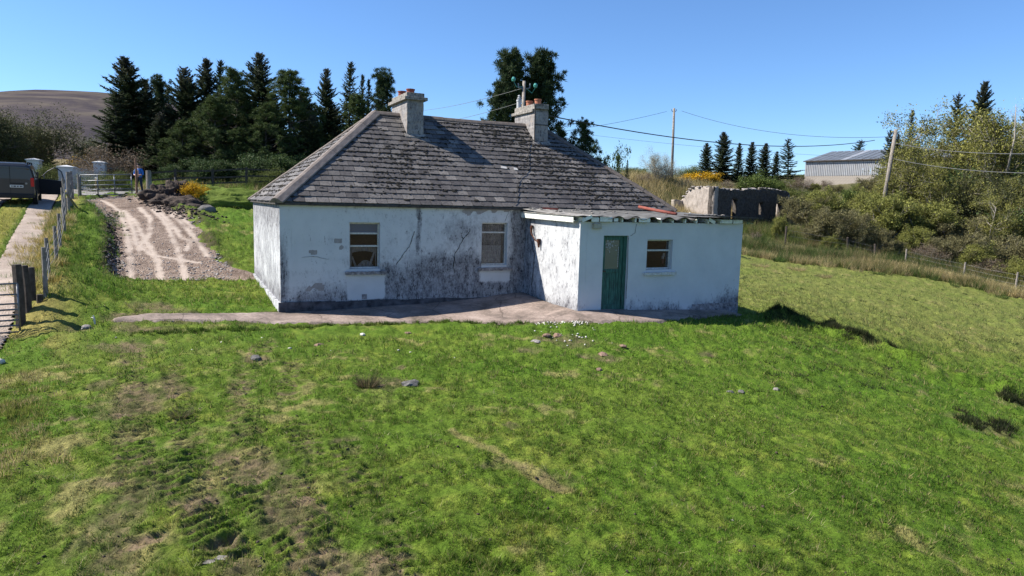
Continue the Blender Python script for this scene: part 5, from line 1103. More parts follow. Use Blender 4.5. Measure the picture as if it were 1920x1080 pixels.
R_list = [('alder_b', 1760, 175, 66, .95, 'tall olive-leaved alder rising left of the highest conifer at the right'), ('alder', 1705, 262, 63, .95, 'alder with tangled grey branches in front of the metal shed'), ('alder_b', 1845, 185, 68, .95, 'tall olive alder directly in front of the dark conifers'),
    ('alder', 1905, 200, 62, .9, 'alder leaning in at the right edge of the frame'), ('alder', 1790, 300, 59, .95, 'mid-height alder with a dark hollow under its crown'), ('alder_b', 1880, 345, 55, .85, 'brown-green leafy tree low at the right edge'),
    ('cypress', 1830, 335, 60, .75, 'dense shaded tree in the hollow of the right bank'), ('cypress', 1900, 290, 58, .8, 'brownish conifer-like tree at the right edge'),
    ('willow', 1512, 362, 62, .95, 'grey-green willow thicket right of the ruin'), ('willow_b', 1545, 348, 62, 1.0, 'yellow-green willow below the shed wall'), ('willow', 1575, 385, 56, 1.1, 'dense grey willow in front of the leaning pole'), ('willow_b', 1620, 350, 61, .9, 'leafy willow immediately left of the leaning pole'),
    ('willow_b', 1665, 355, 58, 1.0, 'bright olive willow right of the leaning pole'), ('willow', 1640, 425, 54, 1.05, 'brown-stemmed willow above the middle fence post'), ('willow', 1530, 425, 56, 1.0, 'low grey willow above the field corner'), ('willow_b', 1720, 420, 55, 1.1, 'low spreading willow behind the fence, right of centre'),
    ('willow', 1790, 440, 53, 1.1, 'low brown-green willow behind the fence near the right'), ('willow_b', 1850, 450, 51, 1.0, 'low yellowish willow behind the last fence posts'), ('willow', 1905, 430, 50, 1.1, 'low thicket behind the last fence post at the frame edge'),
    ('laurel', 1600, 345, 70, .9, 'darker green leafy bush below the shed wall'), ('willow_b', 1465, 400, 57, .55, 'small leafy bush growing against the end of the ruin'), ('alder_b', 1945, 260, 64, .9, 'tall tree mostly outside the right edge'), ('alder', 1930, 330, 57, .9, 'lower tree mostly outside the right edge')]
for k, px, yt, Y, wd, lb in R_list: plant(k, 'alder_tree' if 'alder' in k else 'evergreen_tree' if k == 'cypress' else 'willow_bush', 'tree' if k in ('alder', 'alder_b', 'cypress') else 'bush', px, yt, Y, wd, lb, RT_)
for k, px, yt, Y, wd, lb in [('spruce_wind', 1655, 240, 84, 1.0, 'wind-combed spruce by the head of the leaning pole'), ('spruce_thin', 1693, 207, 86, .9, 'thin windswept spruce left of the tall alders'), ('spruce_a', 1672, 250, 84, .7, 'dark dense spruce behind the head of the leaning pole'),
    ('spruce_wind', 1775, 170, 80, .9, 'windswept spruce over the left tall alder'), ('spruce_a', 1818, 152, 80, .9, 'dark spruce whose wind-combed head tops the right wood'), ('spruce_a', 1918, 165, 74, .9, 'dark spruce cut by the right edge')]:
    plant(k, 'spruce_tree', 'tree', px, yt, Y, wd, lb, 'windswept spruces above the right bank')
o = plant('bare', 'bare_tree', 'tree', 1862, 143, 73, .55, 'leafless pale treetop swept to the right above the wood', lean=(0, .25))
# leaning dead trunks among them
for px0, y0, px1, y1, Y, lb in [(1905, 195, 1888, 262, 60, 'bare pale dead trunk at the upper right edge'), (1700, 395, 1722, 418, 57, 'short pale dead limb in the alder below the wires')]:
    p, q = pt(px1, y1 + 60, Y), pt(px0, y0, Y); mb = MB(); c0 = p.copy(); mb.tube([(0, 0, 0), tuple((q - p) * .5 + [.28, 0, 0]), tuple(q - p)], [.09, .07, .02], 7); tag(mb.build('dead_trunk', M['palebark'], None, tuple(p), smooth=True), lb, 'dead tree')

# ------------------------------------------------------------------ far hedges: low dark line on the horizon
for k, px, yt, Y, wd, lb in [('hedge_shrub', 1195, 312, 120, 3.2, 'low hedge on the skyline beside the blossom tree'), ('hedge_shrub', 1500, 325, 125, 3.0, 'low hedge on the skyline left of the shed')]: plant(k, 'hedge', 'hedge', px, yt, Y, wd, lb)

# ------------------------------------------------------------------ ruin
def at_h(px, py, Y): return pt(px, py, Y)
RA = pt(1334, 405, 62); RB = pt(1478, 405, 66.5); RC0 = pt(1262, 405, 70)
M['darkruin'] = simple('bare_dark_stone', (.10, .088, .078), .95, (.03, .026, .024), 5, .12, det=8)
ruin = empty('ruined_house', (RA[0], RA[1], 0), 0, 'roofless stone ruin with window gaps behind the cottage extension', 'ruin')
def ruin_wall(P, Q, prof, holes, name, nlen, seed, thick=.55):
    P, Q = np.array(P[:2]) - RA[:2], np.array(Q[:2]) - RA[:2]; Lw = np.hypot(*(Q - P)); d = (Q - P) / Lw; nr = np.array([d[1], -d[0]]); us = np.linspace(0, Lw, nlen); zb = .2
    V = []; F = []; nz = 26
    for side in (0, 1):
        for i, u in enumerate(us):
            zt = prof(u / Lw) + .12 * vn(np.array([u]), np.array([side * .3]), .5, seed)[0]
            for j in range(nz):
                z = zb + (zt - zb) * j / (nz - 1); o_ = (.09 * fbm(np.array([u]), np.array([z]), .6, seed + side, 3)[0]) + (thick if side else 0) * -1; V.append((P[0] + d[0] * u + nr[0] * o_, P[1] + d[1] * u + nr[1] * o_, z))
    N_ = nlen * nz
    def solid(i, j):
        if i < 0 or j < 0 or i >= nlen - 1 or j >= nz - 1: return False
        u = (us[i] + us[i + 1]) / 2 / Lw; zt = prof(u); z = zb + (zt - zb) * (j + .5) / (nz - 1); return not any(a < u < b and c < z < e for a, b, c, e in holes)
    for i in range(nlen - 1):
        for j in range(nz - 1):
            if not solid(i, j): continue
            a = i * nz + j; F.append((a, a + nz, a + nz + 1, a + 1)); F.append((a + N_, a + 1 + N_, a + nz + 1 + N_, a + nz + N_))
            for di, dj, e in ((-1, 0, (a, a + 1)), (1, 0, (a + nz + 1, a + nz)), (0, -1, (a + nz, a)), (0, 1, (a + 1, a + nz + 1))):
                if not solid(i + di, j + dj): F.append((e[0], e[1], e[1] + N_, e[0] + N_))
    return mesh_np(name, V, F, M['ruin'], ruin)
zr0 = CAMZ + (393 - 352) * 62 / 1281 ; 
ruin_wall(RC0, RA, lambda t: 3.1 + 1.7 * min(1, max(0, t - .05) * 2.1) , [], 'gable_wall', 46, 31)
ruin_wall(RA, RB, lambda t: 4.75 - .28 * math.sin(t * 7) * .5 - .1 * t, [(.235, .31, 1.0, 3.65), (.60, .655, 2.5, 3.55), (.83, .90, 1.0, 3.4)], 'long_wall', 110, 32).data.materials[0] = M['darkruin']
bk = np.array([-.35, .93]) * 5.5
ruin_wall((RB[0], RB[1]), (RB[0] + bk[0], RB[1] + bk[1]), lambda t: 4.3 - .8 * t, [], 'end_wall', 40, 33)
ruin_wall((RB[0] + bk[0], RB[1] + bk[1]), (RA[0] + bk[0] * 1.2, RA[1] + bk[1] * 1.2), lambda t: 3.9 + .3 * math.sin(t * 5), [], 'back_wall', 80, 34)
r_ = np.random.default_rng(77); k = 0
for (P, Q, zf) in ((RC0, RA, lambda t: 3.1 + 1.7 * min(1, max(0, t - .05) * 2.1)), (RA, RB, lambda t: 4.75 - .14 * math.sin(t * 7) - .1 * t)):
    for i in range(36):
        t = r_.uniform(.02, .98); p = P[:2] + (Q[:2] - P[:2]) * t - RA[:2]; nm_ = 'ruin_stone_%d' % (k % 6)
        me = bpy.data.meshes.get(nm_) or rock_mesh(nm_, 300 + k % 6, M['stone'], 1, .25, .45)
        o = link(bpy.data.objects.new('coping_stone', me), ruin, (p[0] + r_.uniform(-.1, .1), p[1] + .25 + r_.uniform(-.15, .15), zf(t) + .03)); s = r_.uniform(.16, .34); o.scale = (s, s, s * .8); o.rotation_euler = (r_.uniform(-.2, .2), r_.uniform(-.2, .2), r_.uniform(0, 6)); k += 1

# ------------------------------------------------------------------ metal shed
SA = pt(1507, 351, 100); sx, sy = SA[0], SA[1]; ang = R_(-48); SLn = 25.0
zb_ = float(base_h(np.array([sx]), np.array([sy]))[0]); shed = empty('farm_shed', (sx, sy, 0), ang, 'long grey metal farm shed on a concrete block base, up the slope', 'shed')
zg = SA[2]; zblk = pt(1507, 330, 100)[2]; zev = pt(1507, 303, 100)[2]; zrd = pt(1560, 285, 100 + 8.5 * .67)[2]; DW = 17.0
bw = MB(); bw.box(0, SLn, .03, .2, zg - 3, zblk); bw.box(.0, .2, .2, DW, zg - 3, zblk); bw.box(SLn - .2, SLn, .2, DW, zg - 3, zblk); bw.box(.2, SLn - .2, DW - .2, DW, zg - 3, zblk); bw.build('block_backing', M['block'], shed)
bkm = bpy.data.meshes.new('block'); q = MB(); q.box(.006, .434, 0, .05, .006, .209); bkm.from_pydata(q.v, [], q.f); bkm.materials.append(M['block']); bkm.update(); nrow = 9; cnt = 0
for r0 in range(nrow):
    for c0 in range(32):
        z = zblk - .215 * (r0 + 1); x = c0 * .44 + (.22 if r0 % 2 else 0); link(bpy.data.objects.new('concrete_block', bkm), shed, (x, -.02 + random.uniform(0, .008), z)); cnt += 1
q = MB()
for r0 in range(nrow):
    for c0 in range(32, int(SLn / .44) - 1): z = zblk - .215 * (r0 + 1); x = c0 * .44 + (.22 if r0 % 2 else 0); q.box(x + .006, x + .434, -.02, .03, z + .006, z + .209)
tag(q.build('concrete_blockwork', M['block'], shed), kind='stuff')
def sheet_corr(name, x0, x1, f, z0, z1, mat, parent):  # trapezoid sheeting, f(x,t) -> point
    xs = []; k = x0
    while k < x1: xs += [(k, 0), (k + .10, 0), (k + .13, .05), (k + .22, .05)]; k += .25
    V = []; n = len(xs)
    for t in (0, 1):
        for x, o_ in xs: V.append(f(x, o_, t))
    return mesh_np(name, V, [(i, i + 1, i + 1 + n, i + n) for i in range(n - 1)], mat, parent)
mcl = simple('grey_cladding', (.33, .34, .36), .55, (.26, .27, .29), 1.5, 0, metal=.3); mrf = simple('blue_grey_roof_sheet', (.20, .23, .27), .6, (.15, .17, .20), 1.2, 0, metal=.2)
k = 0; x = 0.0
while x < SLn:
    sheet_corr('wall_sheet', x, min(x + 1.0, SLn), lambda x_, o_, t: (x_, -.02 - o_, zblk + (zev - zblk) * t), 0, 0, mcl, shed); x += 1.0
x = -.2
while x < SLn + .2:
    m_ = mrf if (int(x) % 7) != 4 else simple('translucent_roof_light', (.33, .36, .40), .5, (.28, .3, .34), 2, 0) if not bpy.data.materials.get('translucent_roof_light') else bpy.data.materials['translucent_roof_light']
    sheet_corr('roof_sheet', x, x + 1.0, lambda x_, o_, t: (x_, -.3 + (DW / 2 + .3) * t, zev + .06 + o_ + (zrd - zev) * t), 0, 0, m_, shed); x += 1.0
q = MB(); q.add([(-.2, DW / 2, zrd + .03), (SLn, DW / 2, zrd + .03), (SLn, DW + .3, zev), (-.2, DW + .3, zev)], [(0, 1, 2, 3)]); q.build('rear_roof', mrf, shed)
q = MB(); q.add([(-.02, 0, zblk), (-.02, DW, zblk), (-.02, DW, zev), (-.02, DW / 2, zrd), (-.02, 0, zev)], [(0, 1, 2, 3, 4)]); q.build('gable_sheeting', mcl, shed)
q = MB(); q.box(-.2, SLn, -.36, -.30, zev - .06, zev + .08); q.build('gutter', M['darkpost'], shed)
q = MB(); q.box(10.9, 11.05, -.10, -.03, zg - 2, zblk); q.build('downpipe', M['rust'], shed)

# ------------------------------------------------------------------ poles and wires
def pole(px0, y0, px1, y1, Y, r0, label, arm=None, mat='post', Y1=None):
    top = pt(px0, y0, Y1 or Y); b = pt(px1, y1, Y); zb = float(base_h(np.array([b[0]]), np.array([b[1]]))[0]); d = top - b; k = (zb - .3 - b[2]) / d[2]; base = b + d * k; o = empty('utility_pole', tuple(base), 0, label, 'utility pole')
    mb = MB(); mb.tube([(0, 0, 0), tuple(top - base)], [r0, r0 * .75], 10); mb.build('pole_shaft', M[mat], o, smooth=True); t = top - base
    for s_ in (-1, 1): q = MB(); q.tube([(t[0] + s_ * .05, t[1], t[2] - .35), (t[0] + s_ * .25, t[1], t[2] - .3), (t[0] + s_ * .27, t[1], t[2] - .1)], .035, 6); q.build('insulator', M['galv'], o)
    return top
T1 = pole(1264, 203, 1259, 345, 77, .16, 'thin upright utility pole on the bank beside the blossom tree')
T2 = pole(1680, 243, 1651, 415, 62, .20, 'weathered utility pole leaning right among the scrub', mat='palebark' if False else 'post')
T3 = pole(983, 152, 981, 205, 32, .10, 'pale service pole rising just behind the second chimney')
def span(name, P, Q, sag, rad, label, n=26, mat='cable'):
    P, Q = np.array(P, float), np.array(Q, float); pts = [(P + (Q - P) * t - np.array([0, 0, sag * 4 * t * (1 - t)])) for t in np.linspace(0, 1, n)]; c0 = pts[0]; mb = MB(); mb.tube([tuple(p - c0) for p in pts], rad, 5); return tag(mb.build(name, M[mat], None, tuple(c0)), label, 'cable')
span('overhead_cable', T3 + [0, 0, -1.3], pt(1640, 263, 61.5), 1.0, .028, 'thick twisted black cable from behind the chimney to the leaning pole')
span('overhead_wire', pt(1250, 209, 77), pt(1050, 247, 60), .15, .016, 'thin wire falling left from the thin upright pole')
span('overhead_wire', pt(1278, 208, 77), pt(1676, 256, 62), 1.0, .018, 'sagging wire between the upright pole and the leaning pole')
span('overhead_wire', pt(1676, 268, 62), pt(1990, 287, 40), .35, .020, 'upper pale wire running right from the leaning pole', mat='wire')
span('overhead_wire', pt(1674, 297, 62), pt(1990, 325, 40), .35, .020, 'lower pale wire running right from the leaning pole', mat='wire')
span('overhead_wire', pt(1100, 252, 58), pt(1674, 297, 62), .3, .010, 'faint pale wire crossing the sky below the thick cable', mat='wire')
span('overhead_wire', T3 + [0, 0, -.3], pt(760, 208, 75), .3, .012, 'upper faint wire left of the service pole', mat='wire')
span('overhead_wire', T3 + [0, 0, -.9], pt(780, 232, 75), .3, .012, 'lower faint wire left of the service pole', mat='wire')
for dx, px, py, lb in ((-.5, 963, 148, 'green glass insulator bracket left of the service pole top'), (.5, 1004, 160, 'green glass insulator bracket right of the service pole top')):
    p = pt(px, py, 32); q = MB(); q.tube([(0, 0, -.10), (0, 0, .0), (0, 0, .09)], [.07, .10, .05], 8); q.tube([(0, 0, -.10), (-dx * .3, 0, -.35), tuple(T3 + [0, 0, -.25] - p)], .015, 5); tag(q.build('insulator_bracket', simple('green_glass', (.08, .32, .27), .3, (.05, .22, .2), 5, 0), None, tuple(p)), lb, 'insulator')

# ------------------------------------------------------------------ fences
def gz1(x, y): return float(height(np.array([x]), np.array([y]))[0])
def fence(name, posts, Hs, wires, label, mat='post', w_=.05, round_=True, leanamp=.03, grp=None):
    """posts: (px, py_base, Y)"""
    P = [];
    for px, py, Y in posts: g = pt(px, py, Y); P.append((g[0], g[1], gz1(g[0], g[1])))
    o = empty(name, P[0], 0, label, 'fence'); tops = []
    for (x, y, z), H in zip(P, Hs):
        q = MB(); lx, ly = random.gauss(0, leanamp), random.gauss(0, leanamp); q.tube([(0, 0, -.4), (lx * .5, ly * .5, H * .5), (lx, ly, H)], [w_, w_ * .95, w_ * .9], 8); q.build('post', M[mat], o, (x - P[0][0], y - P[0][1], z - P[0][2])); tops.append((x - P[0][0] + lx, y - P[0][1] + ly, z - P[0][2], H))
    for f in wires:
        q = MB(); pts = []
        for i in range(len(tops) - 1):
            a, b = tops[i], tops[i + 1]
            for t in (0, .5): pts.append((a[0] + (b[0] - a[0]) * t + w_, a[1] + (b[1] - a[1]) * t, (a[2] + a[3] * f) * (1 - t) + (b[2] + b[3] * f) * t - (.03 if t else 0)))
        a = tops[-1]; pts.append((a[0] + w_, a[1], a[2] + a[3] * f)); q.tube(pts, .006, 4); q.build('wire', M['wire'], o)
    return o, P
fence('bank_fence', [(87, 568, 16.5), (93, 538, 18.4), (107, 503, 21.3), (113, 473, 23.8), (122, 446, 26.5), (125, 420, 29)], [1.2, 1.05, 1.18, 1.15, 1.75, 1.7], [.3, .5, .7, .88], 'weathered post and wire fence on the bank between lane and driveway', w_=.055)
fence('bank_fence', [(129, 405, 31.5), (133, 390, 34), (137, 378, 36)], [2.0, 1.7, 1.5], [.4, .7, .9], 'crowded tall posts where the bank fence meets the driveway gate', w_=.07)
q = MB(); p = pt(124, 362, 31); p2 = pt(145, 390, 33.2); q.tube([(0, 0, 0), tuple(p2 - p)], .05, 7); tag(q.build('fence_strut', M['post'], None, tuple(p)), 'grey diagonal strut propping the posts by the driveway gate', 'strut')
fence('field_fence', [(1697, 500, 51), (1806, 522, 48.5), (1903, 546, 46), (1990, 560, 44)], [1.25, 1.15, 1.3, 1.2], [.35, .6, .85], 'sparse post and wire fence along the foot of the wooded bank', w_=.065)
fence('field_fence', [(1473, 442, 55), (1590, 468, 53.5), (1640, 484, 52.5)], [1.5, 1.1, 1.1], [.5, .8], 'leaning dark posts of the old fence at the field corner', 'darkpost', .09, leanamp=.15)
# foreground gate posts
for px, py, Y, H, w_, lb in [(40, 622, 15.35, 1.42, .085, 'tallest dark square gate post beside the tubular gate'), (53, 607, 15.9, 1.08, .075, 'middle dark post right of the gate post'), (64, 596, 16.4, .80, .06, 'shortest of the three dark posts by the gate'), (77, 598, 16.2, .2, .06, 'sawn-off dark stump beside the gate posts')]:
    g = pt(px, py, Y); z = gz1(g[0], g[1]); q = MB(); q.tube([(0, 0, -.4), (random.gauss(0, .01), 0, H * .5), (random.gauss(0, .02), 0, H)], [w_ * 1.25, w_ * 1.22, w_ * 1.15], 4 if w_ > .07 else 8); o = q.build('gate_post', M['darkpost'], None, (g[0], g[1], z), bevel=.012); o.rotation_euler = (0, 0, .5); tag(o, lb, 'post', 'dark posts at the lane gate')
def bar_gate(name, P, Q, zs, rad, stiles, label, braces=()):
    P, Q = np.array(P, float), np.array(Q, float); o = empty(name, tuple(P), 0, label, 'gate'); d = Q - P
    for z in zs: q = MB(); q.tube([(0, 0, z), tuple(d + [0, 0, z])], rad, 8); q.build('bar', M['galv'], o, smooth=True)
    for t in stiles: q = MB(); b = d * t; q.tube([(b[0], b[1], b[2] + zs[0]), (b[0], b[1], b[2] + zs[-1])], rad * 1.1, 8); q.build('stile', M['galv'], o, smooth=True)
    return o
g0 = pt(43, 626, 15.05); dirg = np.array([-.86, -.50, -.02]); zz0 = -.33
bar_gate('lane_gate', (g0[0] - .06, g0[1], -.30), (g0[0] - .06 - 3.6 * .86, g0[1] - 3.6 * .50, -.36), [.0, .15, .27, .39, .51, .64, .85, 1.09], .019, [0.0, .5, 1.0], 'grey galvanised seven-bar gate across the lane at the left edge')
a = pt(149, 372, 38.6); b = pt(278, 368, 39.6); za, zb2 = gz1(a[0], a[1]), gz1(b[0], b[1])
fp = [(149, 374, 38.5, 1.35, .07, 'post', 'grey round post hanging the driveway gate at its left end'), (257, 371, 39.2, 2.0, .06, 'redpost', 'reddish narrow post standing in front of the man'), (280, 367, 39.6, 1.5, .15, 'post', 'thick grey strainer post at the right end of the driveway gate')]
for px, py, Y, H, w_, mm, lb in fp: g = pt(px, py, Y); z = gz1(g[0], g[1]); q = MB(); q.tube([(0, 0, -.3), (.01, 0, H * .6), (0, 0, H)], [w_, w_, w_ * .9], 9); tag(q.build('gate_post', M[mm], None, (g[0], g[1], z)), lb, 'post', 'posts of the driveway gate')
zmid = max(za, zb2); mid = a + (b - a) * .5
bar_gate('driveway_gate', (a[0] + .1, a[1], za + .12), (b[0] - .9, b[1] - .05, zb2 + .12), [.0, .30, .55, .80, 1.12], .03, [0, .33, .66, 1.0], 'grey tubular metal gate closed across the far end of the driveway')
# post and rail
pr = empty('rail_fence', (0, 0, 0), 0, 'dark timber post and rail fence in front of the conifers', 'fence')
pts_ = [(282, 366, 41), (330, 365, 42), (400, 366, 43), (463, 368, 44), (530, 370, 45)]
G_ = []
for px, py, Y in pts_: g = pt(px, py, Y); G_.append(np.array([g[0], g[1], gz1(g[0], g[1])]))
for g in G_[1:]: q = MB(); q.beam((0, 0, -.3), (0, 0, 1.45), .12, .12, up=(0, 1, 0)); q.build('post', M['darkpost'], pr, tuple(g))
for z in (.55, .9, 1.32):
    for u, v_ in zip(G_[:-1], G_[1:]): q = MB(); q.beam(tuple(u - u + [0, 0, z]), tuple(v_ - u + [0, 0, z + random.uniform(-.05, .05)]), .04, .10); q.build('rail', M['darkpost'], pr, tuple(u))
g = pt(329, 360, 37.5); q = MB(); q.tube([(0, 0, -.3), (0, 0, 1.15)], [.05, .045], 8); tag(q.build('fence_post', M['post'], None, (g[0], g[1], gz1(g[0], g[1]))), 'lone thin pale post standing behind the dark earth heap', 'post')
# white piers and walls of the neighbouring entrance
for px, yt, yb, Y, w_, lb in [(70, 297, 345, 47, .36, 'white rendered gate pier with pyramid cap behind the van'), (192, 302, 346, 48, .34, 'white rendered gate pier right of the low wall'), (130, 310, 335, 44, .4, 'pale capped low pier beside the van door')]:
    g = pt(px, 400, Y); zt = pt(px, yt, Y)[2]; z0 = gz1(g[0], g[1]) - .2; o = empty('gate_pier', (g[0], g[1], z0), .35, lb, 'gate pier'); q = MB(); q.box(-w_, w_, -w_, w_, 0, zt - z0 - .16); q.build('pier_body', M['concwhite'], o, bevel=.01)
    q = MB(); h_ = zt - z0; c = w_ + .07; q.add([(-c, -c, h_ - .158), (c, -c, h_ - .158), (c, c, h_ - .158), (-c, c, h_ - .158), (-c, -c, h_ - .09), (c, -c, h_ - .09), (c, c, h_ - .09), (-c, c, h_ - .09), (0, 0, h_ + .02)], [(3, 2, 1, 0), (0, 1, 5, 4), (1, 2, 6, 5), (2, 3, 7, 6), (3, 0, 4, 7), (4, 5, 8), (5, 6, 8), (6, 7, 8), (7, 4, 8)]); q.build('pier_cap', M['concwhite'], o)
def lowwall(pxa, ya, Ya, pxb, yb, Yb, hh, label, mat, cop=True):
    a, b = pt(pxa, 400, Ya), pt(pxb, 400, Yb); za_, zb_ = pt(pxa, ya, Ya)[2], pt(pxb, yb, Yb)[2]; o = empty('garden_wall', (a[0], a[1], 0), 0, label, 'wall'); q = MB(); dx, dy = b[0] - a[0], b[1] - a[1]; L = math.hypot(dx, dy); nx, ny = -dy / L * .11, dx / L * .11
    q.add([(nx, ny, za_ - hh), (dx + nx, dy + ny, zb_ - hh), (dx - nx, dy - ny, zb_ - hh), (-nx, -ny, za_ - hh), (nx, ny, za_), (dx + nx, dy + ny, zb_), (dx - nx, dy - ny, zb_), (-nx, -ny, za_)], [(3, 2, 1, 0), (4, 5, 6, 7), (0, 1, 5, 4), (1, 2, 6, 5), (2, 3, 7, 6), (3, 0, 4, 7)]); q.build('wall_body', M[mat], o)
    q = MB(); q.beam((0, 0, za_ + .045), (dx, dy, zb_ + .045), .32, .08); q.build('coping', M['concwhite'], o)
lowwall(140, 316, 48, 186, 322, 48.5, 1.5, 'low grey-white wall sweeping to the right gate pier', 'concwhite')
lowwall(200, 316, 49, 245, 319, 52, 1.2, 'low white-topped wall running right from the pier behind the shrub', 'pinkstone')
lowwall(182, 335, 46.5, 205, 337, 47, .9, 'short pink brick wall below the right gate pier', 'pinkstone')

# ------------------------------------------------------------------ mounds, boulders, small things on the ground
def mound(name, px, py, Y, sx, sy, sz, mat, label, cat, seed, rz=0.1, sub=4, amp=.35):
    g = pt(px, py, Y); V, Fc = ico(sub); r = np.random.default_rng(seed); off = r.uniform(0, 30, 3); d = np.array([mnoise.noise(Vector(v * 1.6 + off)) + .6 * mnoise.noise(Vector(v * 4 + off)) + .45 * mnoise.noise(Vector(v * 9 + off)) + .3 * mnoise.noise(Vector(v * 20 + off)) for v in V]); V = V * (1 + amp * d)[:, None] * np.array([sx, sy, sz])
    o = mesh_np(name, V, Fc, mat, None, loc=(g[0], g[1], gz1(g[0], g[1]) - .05)); o.rotation_euler = (0, 0, rz); return tag(o, label, cat)
mound('earth_heap', 322, 376, 36.8, 1.25, .8, .85, M['earth'], 'largest heap of dark dug earth beside the gate post', 'earth heap', 3, sub=5, amp=.5)
mound('earth_heap', 345, 386, 35.2, 1.0, .6, .5, M['earth'], 'low dark earth heap sloping from the large heap to the driveway', 'earth heap', 4)
mound('earth_heap', 312, 384, 36, .7, .5, .4, M['earth'], 'small dark earth clod pile at the left of the large heap', 'earth heap', 5)
mound('boulder', 388, 399, 34.2, .42, .32, .30, M['dstone'], 'rounded grey boulder at the foot of the hedge bank', 'boulder', 6, sub=3, amp=.15)
mound('boulder', 362, 392, 34.8, .6, .4, .25, M['earth'], 'mud-dark boulder between the earth heap and the grey boulder', 'boulder', 7, sub=3, amp=.25)
mb_ = bpy.data.materials['turf']
def grassy_mound(px, py, Y, sx, sy, sz, label, seed, rz):
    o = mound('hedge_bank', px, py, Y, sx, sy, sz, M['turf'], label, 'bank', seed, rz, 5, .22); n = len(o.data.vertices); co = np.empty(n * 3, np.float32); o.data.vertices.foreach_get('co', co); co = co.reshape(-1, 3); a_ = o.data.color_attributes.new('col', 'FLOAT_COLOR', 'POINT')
    t = ss(-.1, .5, co[:, 2] / sz + .5 * vn(co[:, 0], co[:, 1], .7, 5)); c = np.array([.04, .045, .018]) * (1 - t[:, None]) + np.array([.105, .150, .032]) * t[:, None]; a_.data.foreach_set('color', np.c_[c, np.ones(n)].astype(np.float32).ravel()); o.data.polygons.foreach_set('use_smooth', np.ones(len(o.data.polygons), bool)); return o  # lower flanks coloured dark to give the bank its shaded front
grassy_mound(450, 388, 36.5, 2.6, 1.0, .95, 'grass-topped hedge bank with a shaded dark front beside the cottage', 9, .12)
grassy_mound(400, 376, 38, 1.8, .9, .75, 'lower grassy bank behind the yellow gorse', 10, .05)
for k in range(26):
    t = random.random(); px = 392 + t * 130 if k < 14 else 1400 + random.random() * 160; py = 372 if k < 14 else 440
for px, py, s, mt, lb in [(765, 623, .10, 'rstone', 'pale reddish stone lying on the grass left of the yard'), (1025, 632, .12, 'rstone', 'reddish stone beside the dark hollow below the yard'), (1045, 630, .13, 'rstone', 'flat pinkish stone below the rubble'), (1005, 640, .12, 'stone', 'brown stone left of the reddish stones'), (1130, 664, .12, 'rstone', 'orange-brown stone on the grass below the door'),
        (1168, 652, .09, 'rstone', 'small brown stone right of the orange one'), (1123, 692, .08, 'rstone', 'small orange brick scrap on the lawn'), (598, 646, .13, 'rstone', 'flat orange-brown patch stone on the lawn left'), (1456, 728, .08, 'stone', 'right one of three stones on the right lawn'), (1370, 733, .08, 'dstone', 'left one of three stones on the right lawn'), (1390, 733, .08, 'dstone', 'middle one of three stones on the right lawn'),
        (770, 720, .16, 'dstone', 'dark stone beside the dry rush clump'), (480, 672, .13, 'dstone', 'dark stone in the hollow at the left of the lawn'), (162, 618, .13, 'stone', 'pale flat stone at the end of the bank hollow'), (680, 629, .08, 'bone', 'white plaster scrap on the grass near the path'), (1373, 971, .02, 'bone', 'tiny white scrap low on the right lawn')]:
    g = ground_hit(px, py); me = rock_mesh('stone', int(px), M[mt], 2, .25, .5); o = link(bpy.data.objects.new('stone', me), None, (g[0], g[1], gz1(g[0], g[1]) + s * .12)); o.scale = (s, s, s * .9); o.rotation_euler = (0, 0, px); tag(o, lb, 'stone')
for px, py, rz, lb in [(392, 1053, .2, 'left half of a broken roof slate lying on the lawn'), (414, 1052, .1, 'right half of a broken roof slate lying on the lawn')]:
    g = ground_hit(px, py); q = MB(); q.add([(-.055, -.03, .0), (.05, -.035, .0), (.055, .03, .0), (-.03, .035, 0), (-.055, -.03, .012), (.05, -.035, .012), (.055, .03, .012), (-.03, .035, .012)], [(3, 2, 1, 0), (4, 5, 6, 7), (0, 1, 5, 4), (1, 2, 6, 5), (2, 3, 7, 6), (3, 0, 4, 7)]); o = q.build('broken_slate', M['cap'], None, (g[0], g[1], gz1(g[0], g[1]) + .035)); o.rotation_euler = (.1, .05, rz); tag(o, lb, 'slate')
# rush clumps
def rush(px, py, n, rad, hh, cols, label, seed, fan_=1.0):
    g = ground_hit(px, py); r = np.random.default_rng(seed); a = r.uniform(0, 6.28, n); rr = rad * np.sqrt(r.uniform(0, 1, n)); P = np.c_[rr * np.cos(a), rr * np.sin(a), np.full(n, -.02)]; D = unit(np.c_[np.cos(a) * fan_ * r.uniform(.2, 1, n), np.sin(a) * fan_ * r.uniform(.2, 1, n), r.uniform(.5, 1, n)]); S = unit(np.cross(D, r.normal(0, 1, (n, 3))))
    V = tris_from(P, D, S, hh * r.uniform(.4, 1.1, n), np.full(n, .009)); c = np.array([cols[i % len(cols)] for i in range(n)]) * np.exp(r.normal(0, .25, n))[:, None]; o = mesh_np('rush_clump', V, np.arange(3 * n).reshape(-1, 3), M['blade'], attrs={'col': np.repeat(c, 3, 0)}, loc=(g[0], g[1], gz1(g[0], g[1]))); tag(o, label, 'plant')
rush(690, 724, 420, .13, .32, [(.05, .05, .03), (.16, .12, .07), (.08, .08, .03)], 'dark dry rush clump on the lawn left of centre', 1)
rush(338, 780, 160, .10, .26, [(.14, .12, .06), (.09, .11, .04)], 'sparse dry rush tuft on the muddy left lawn', 2, 1.4)
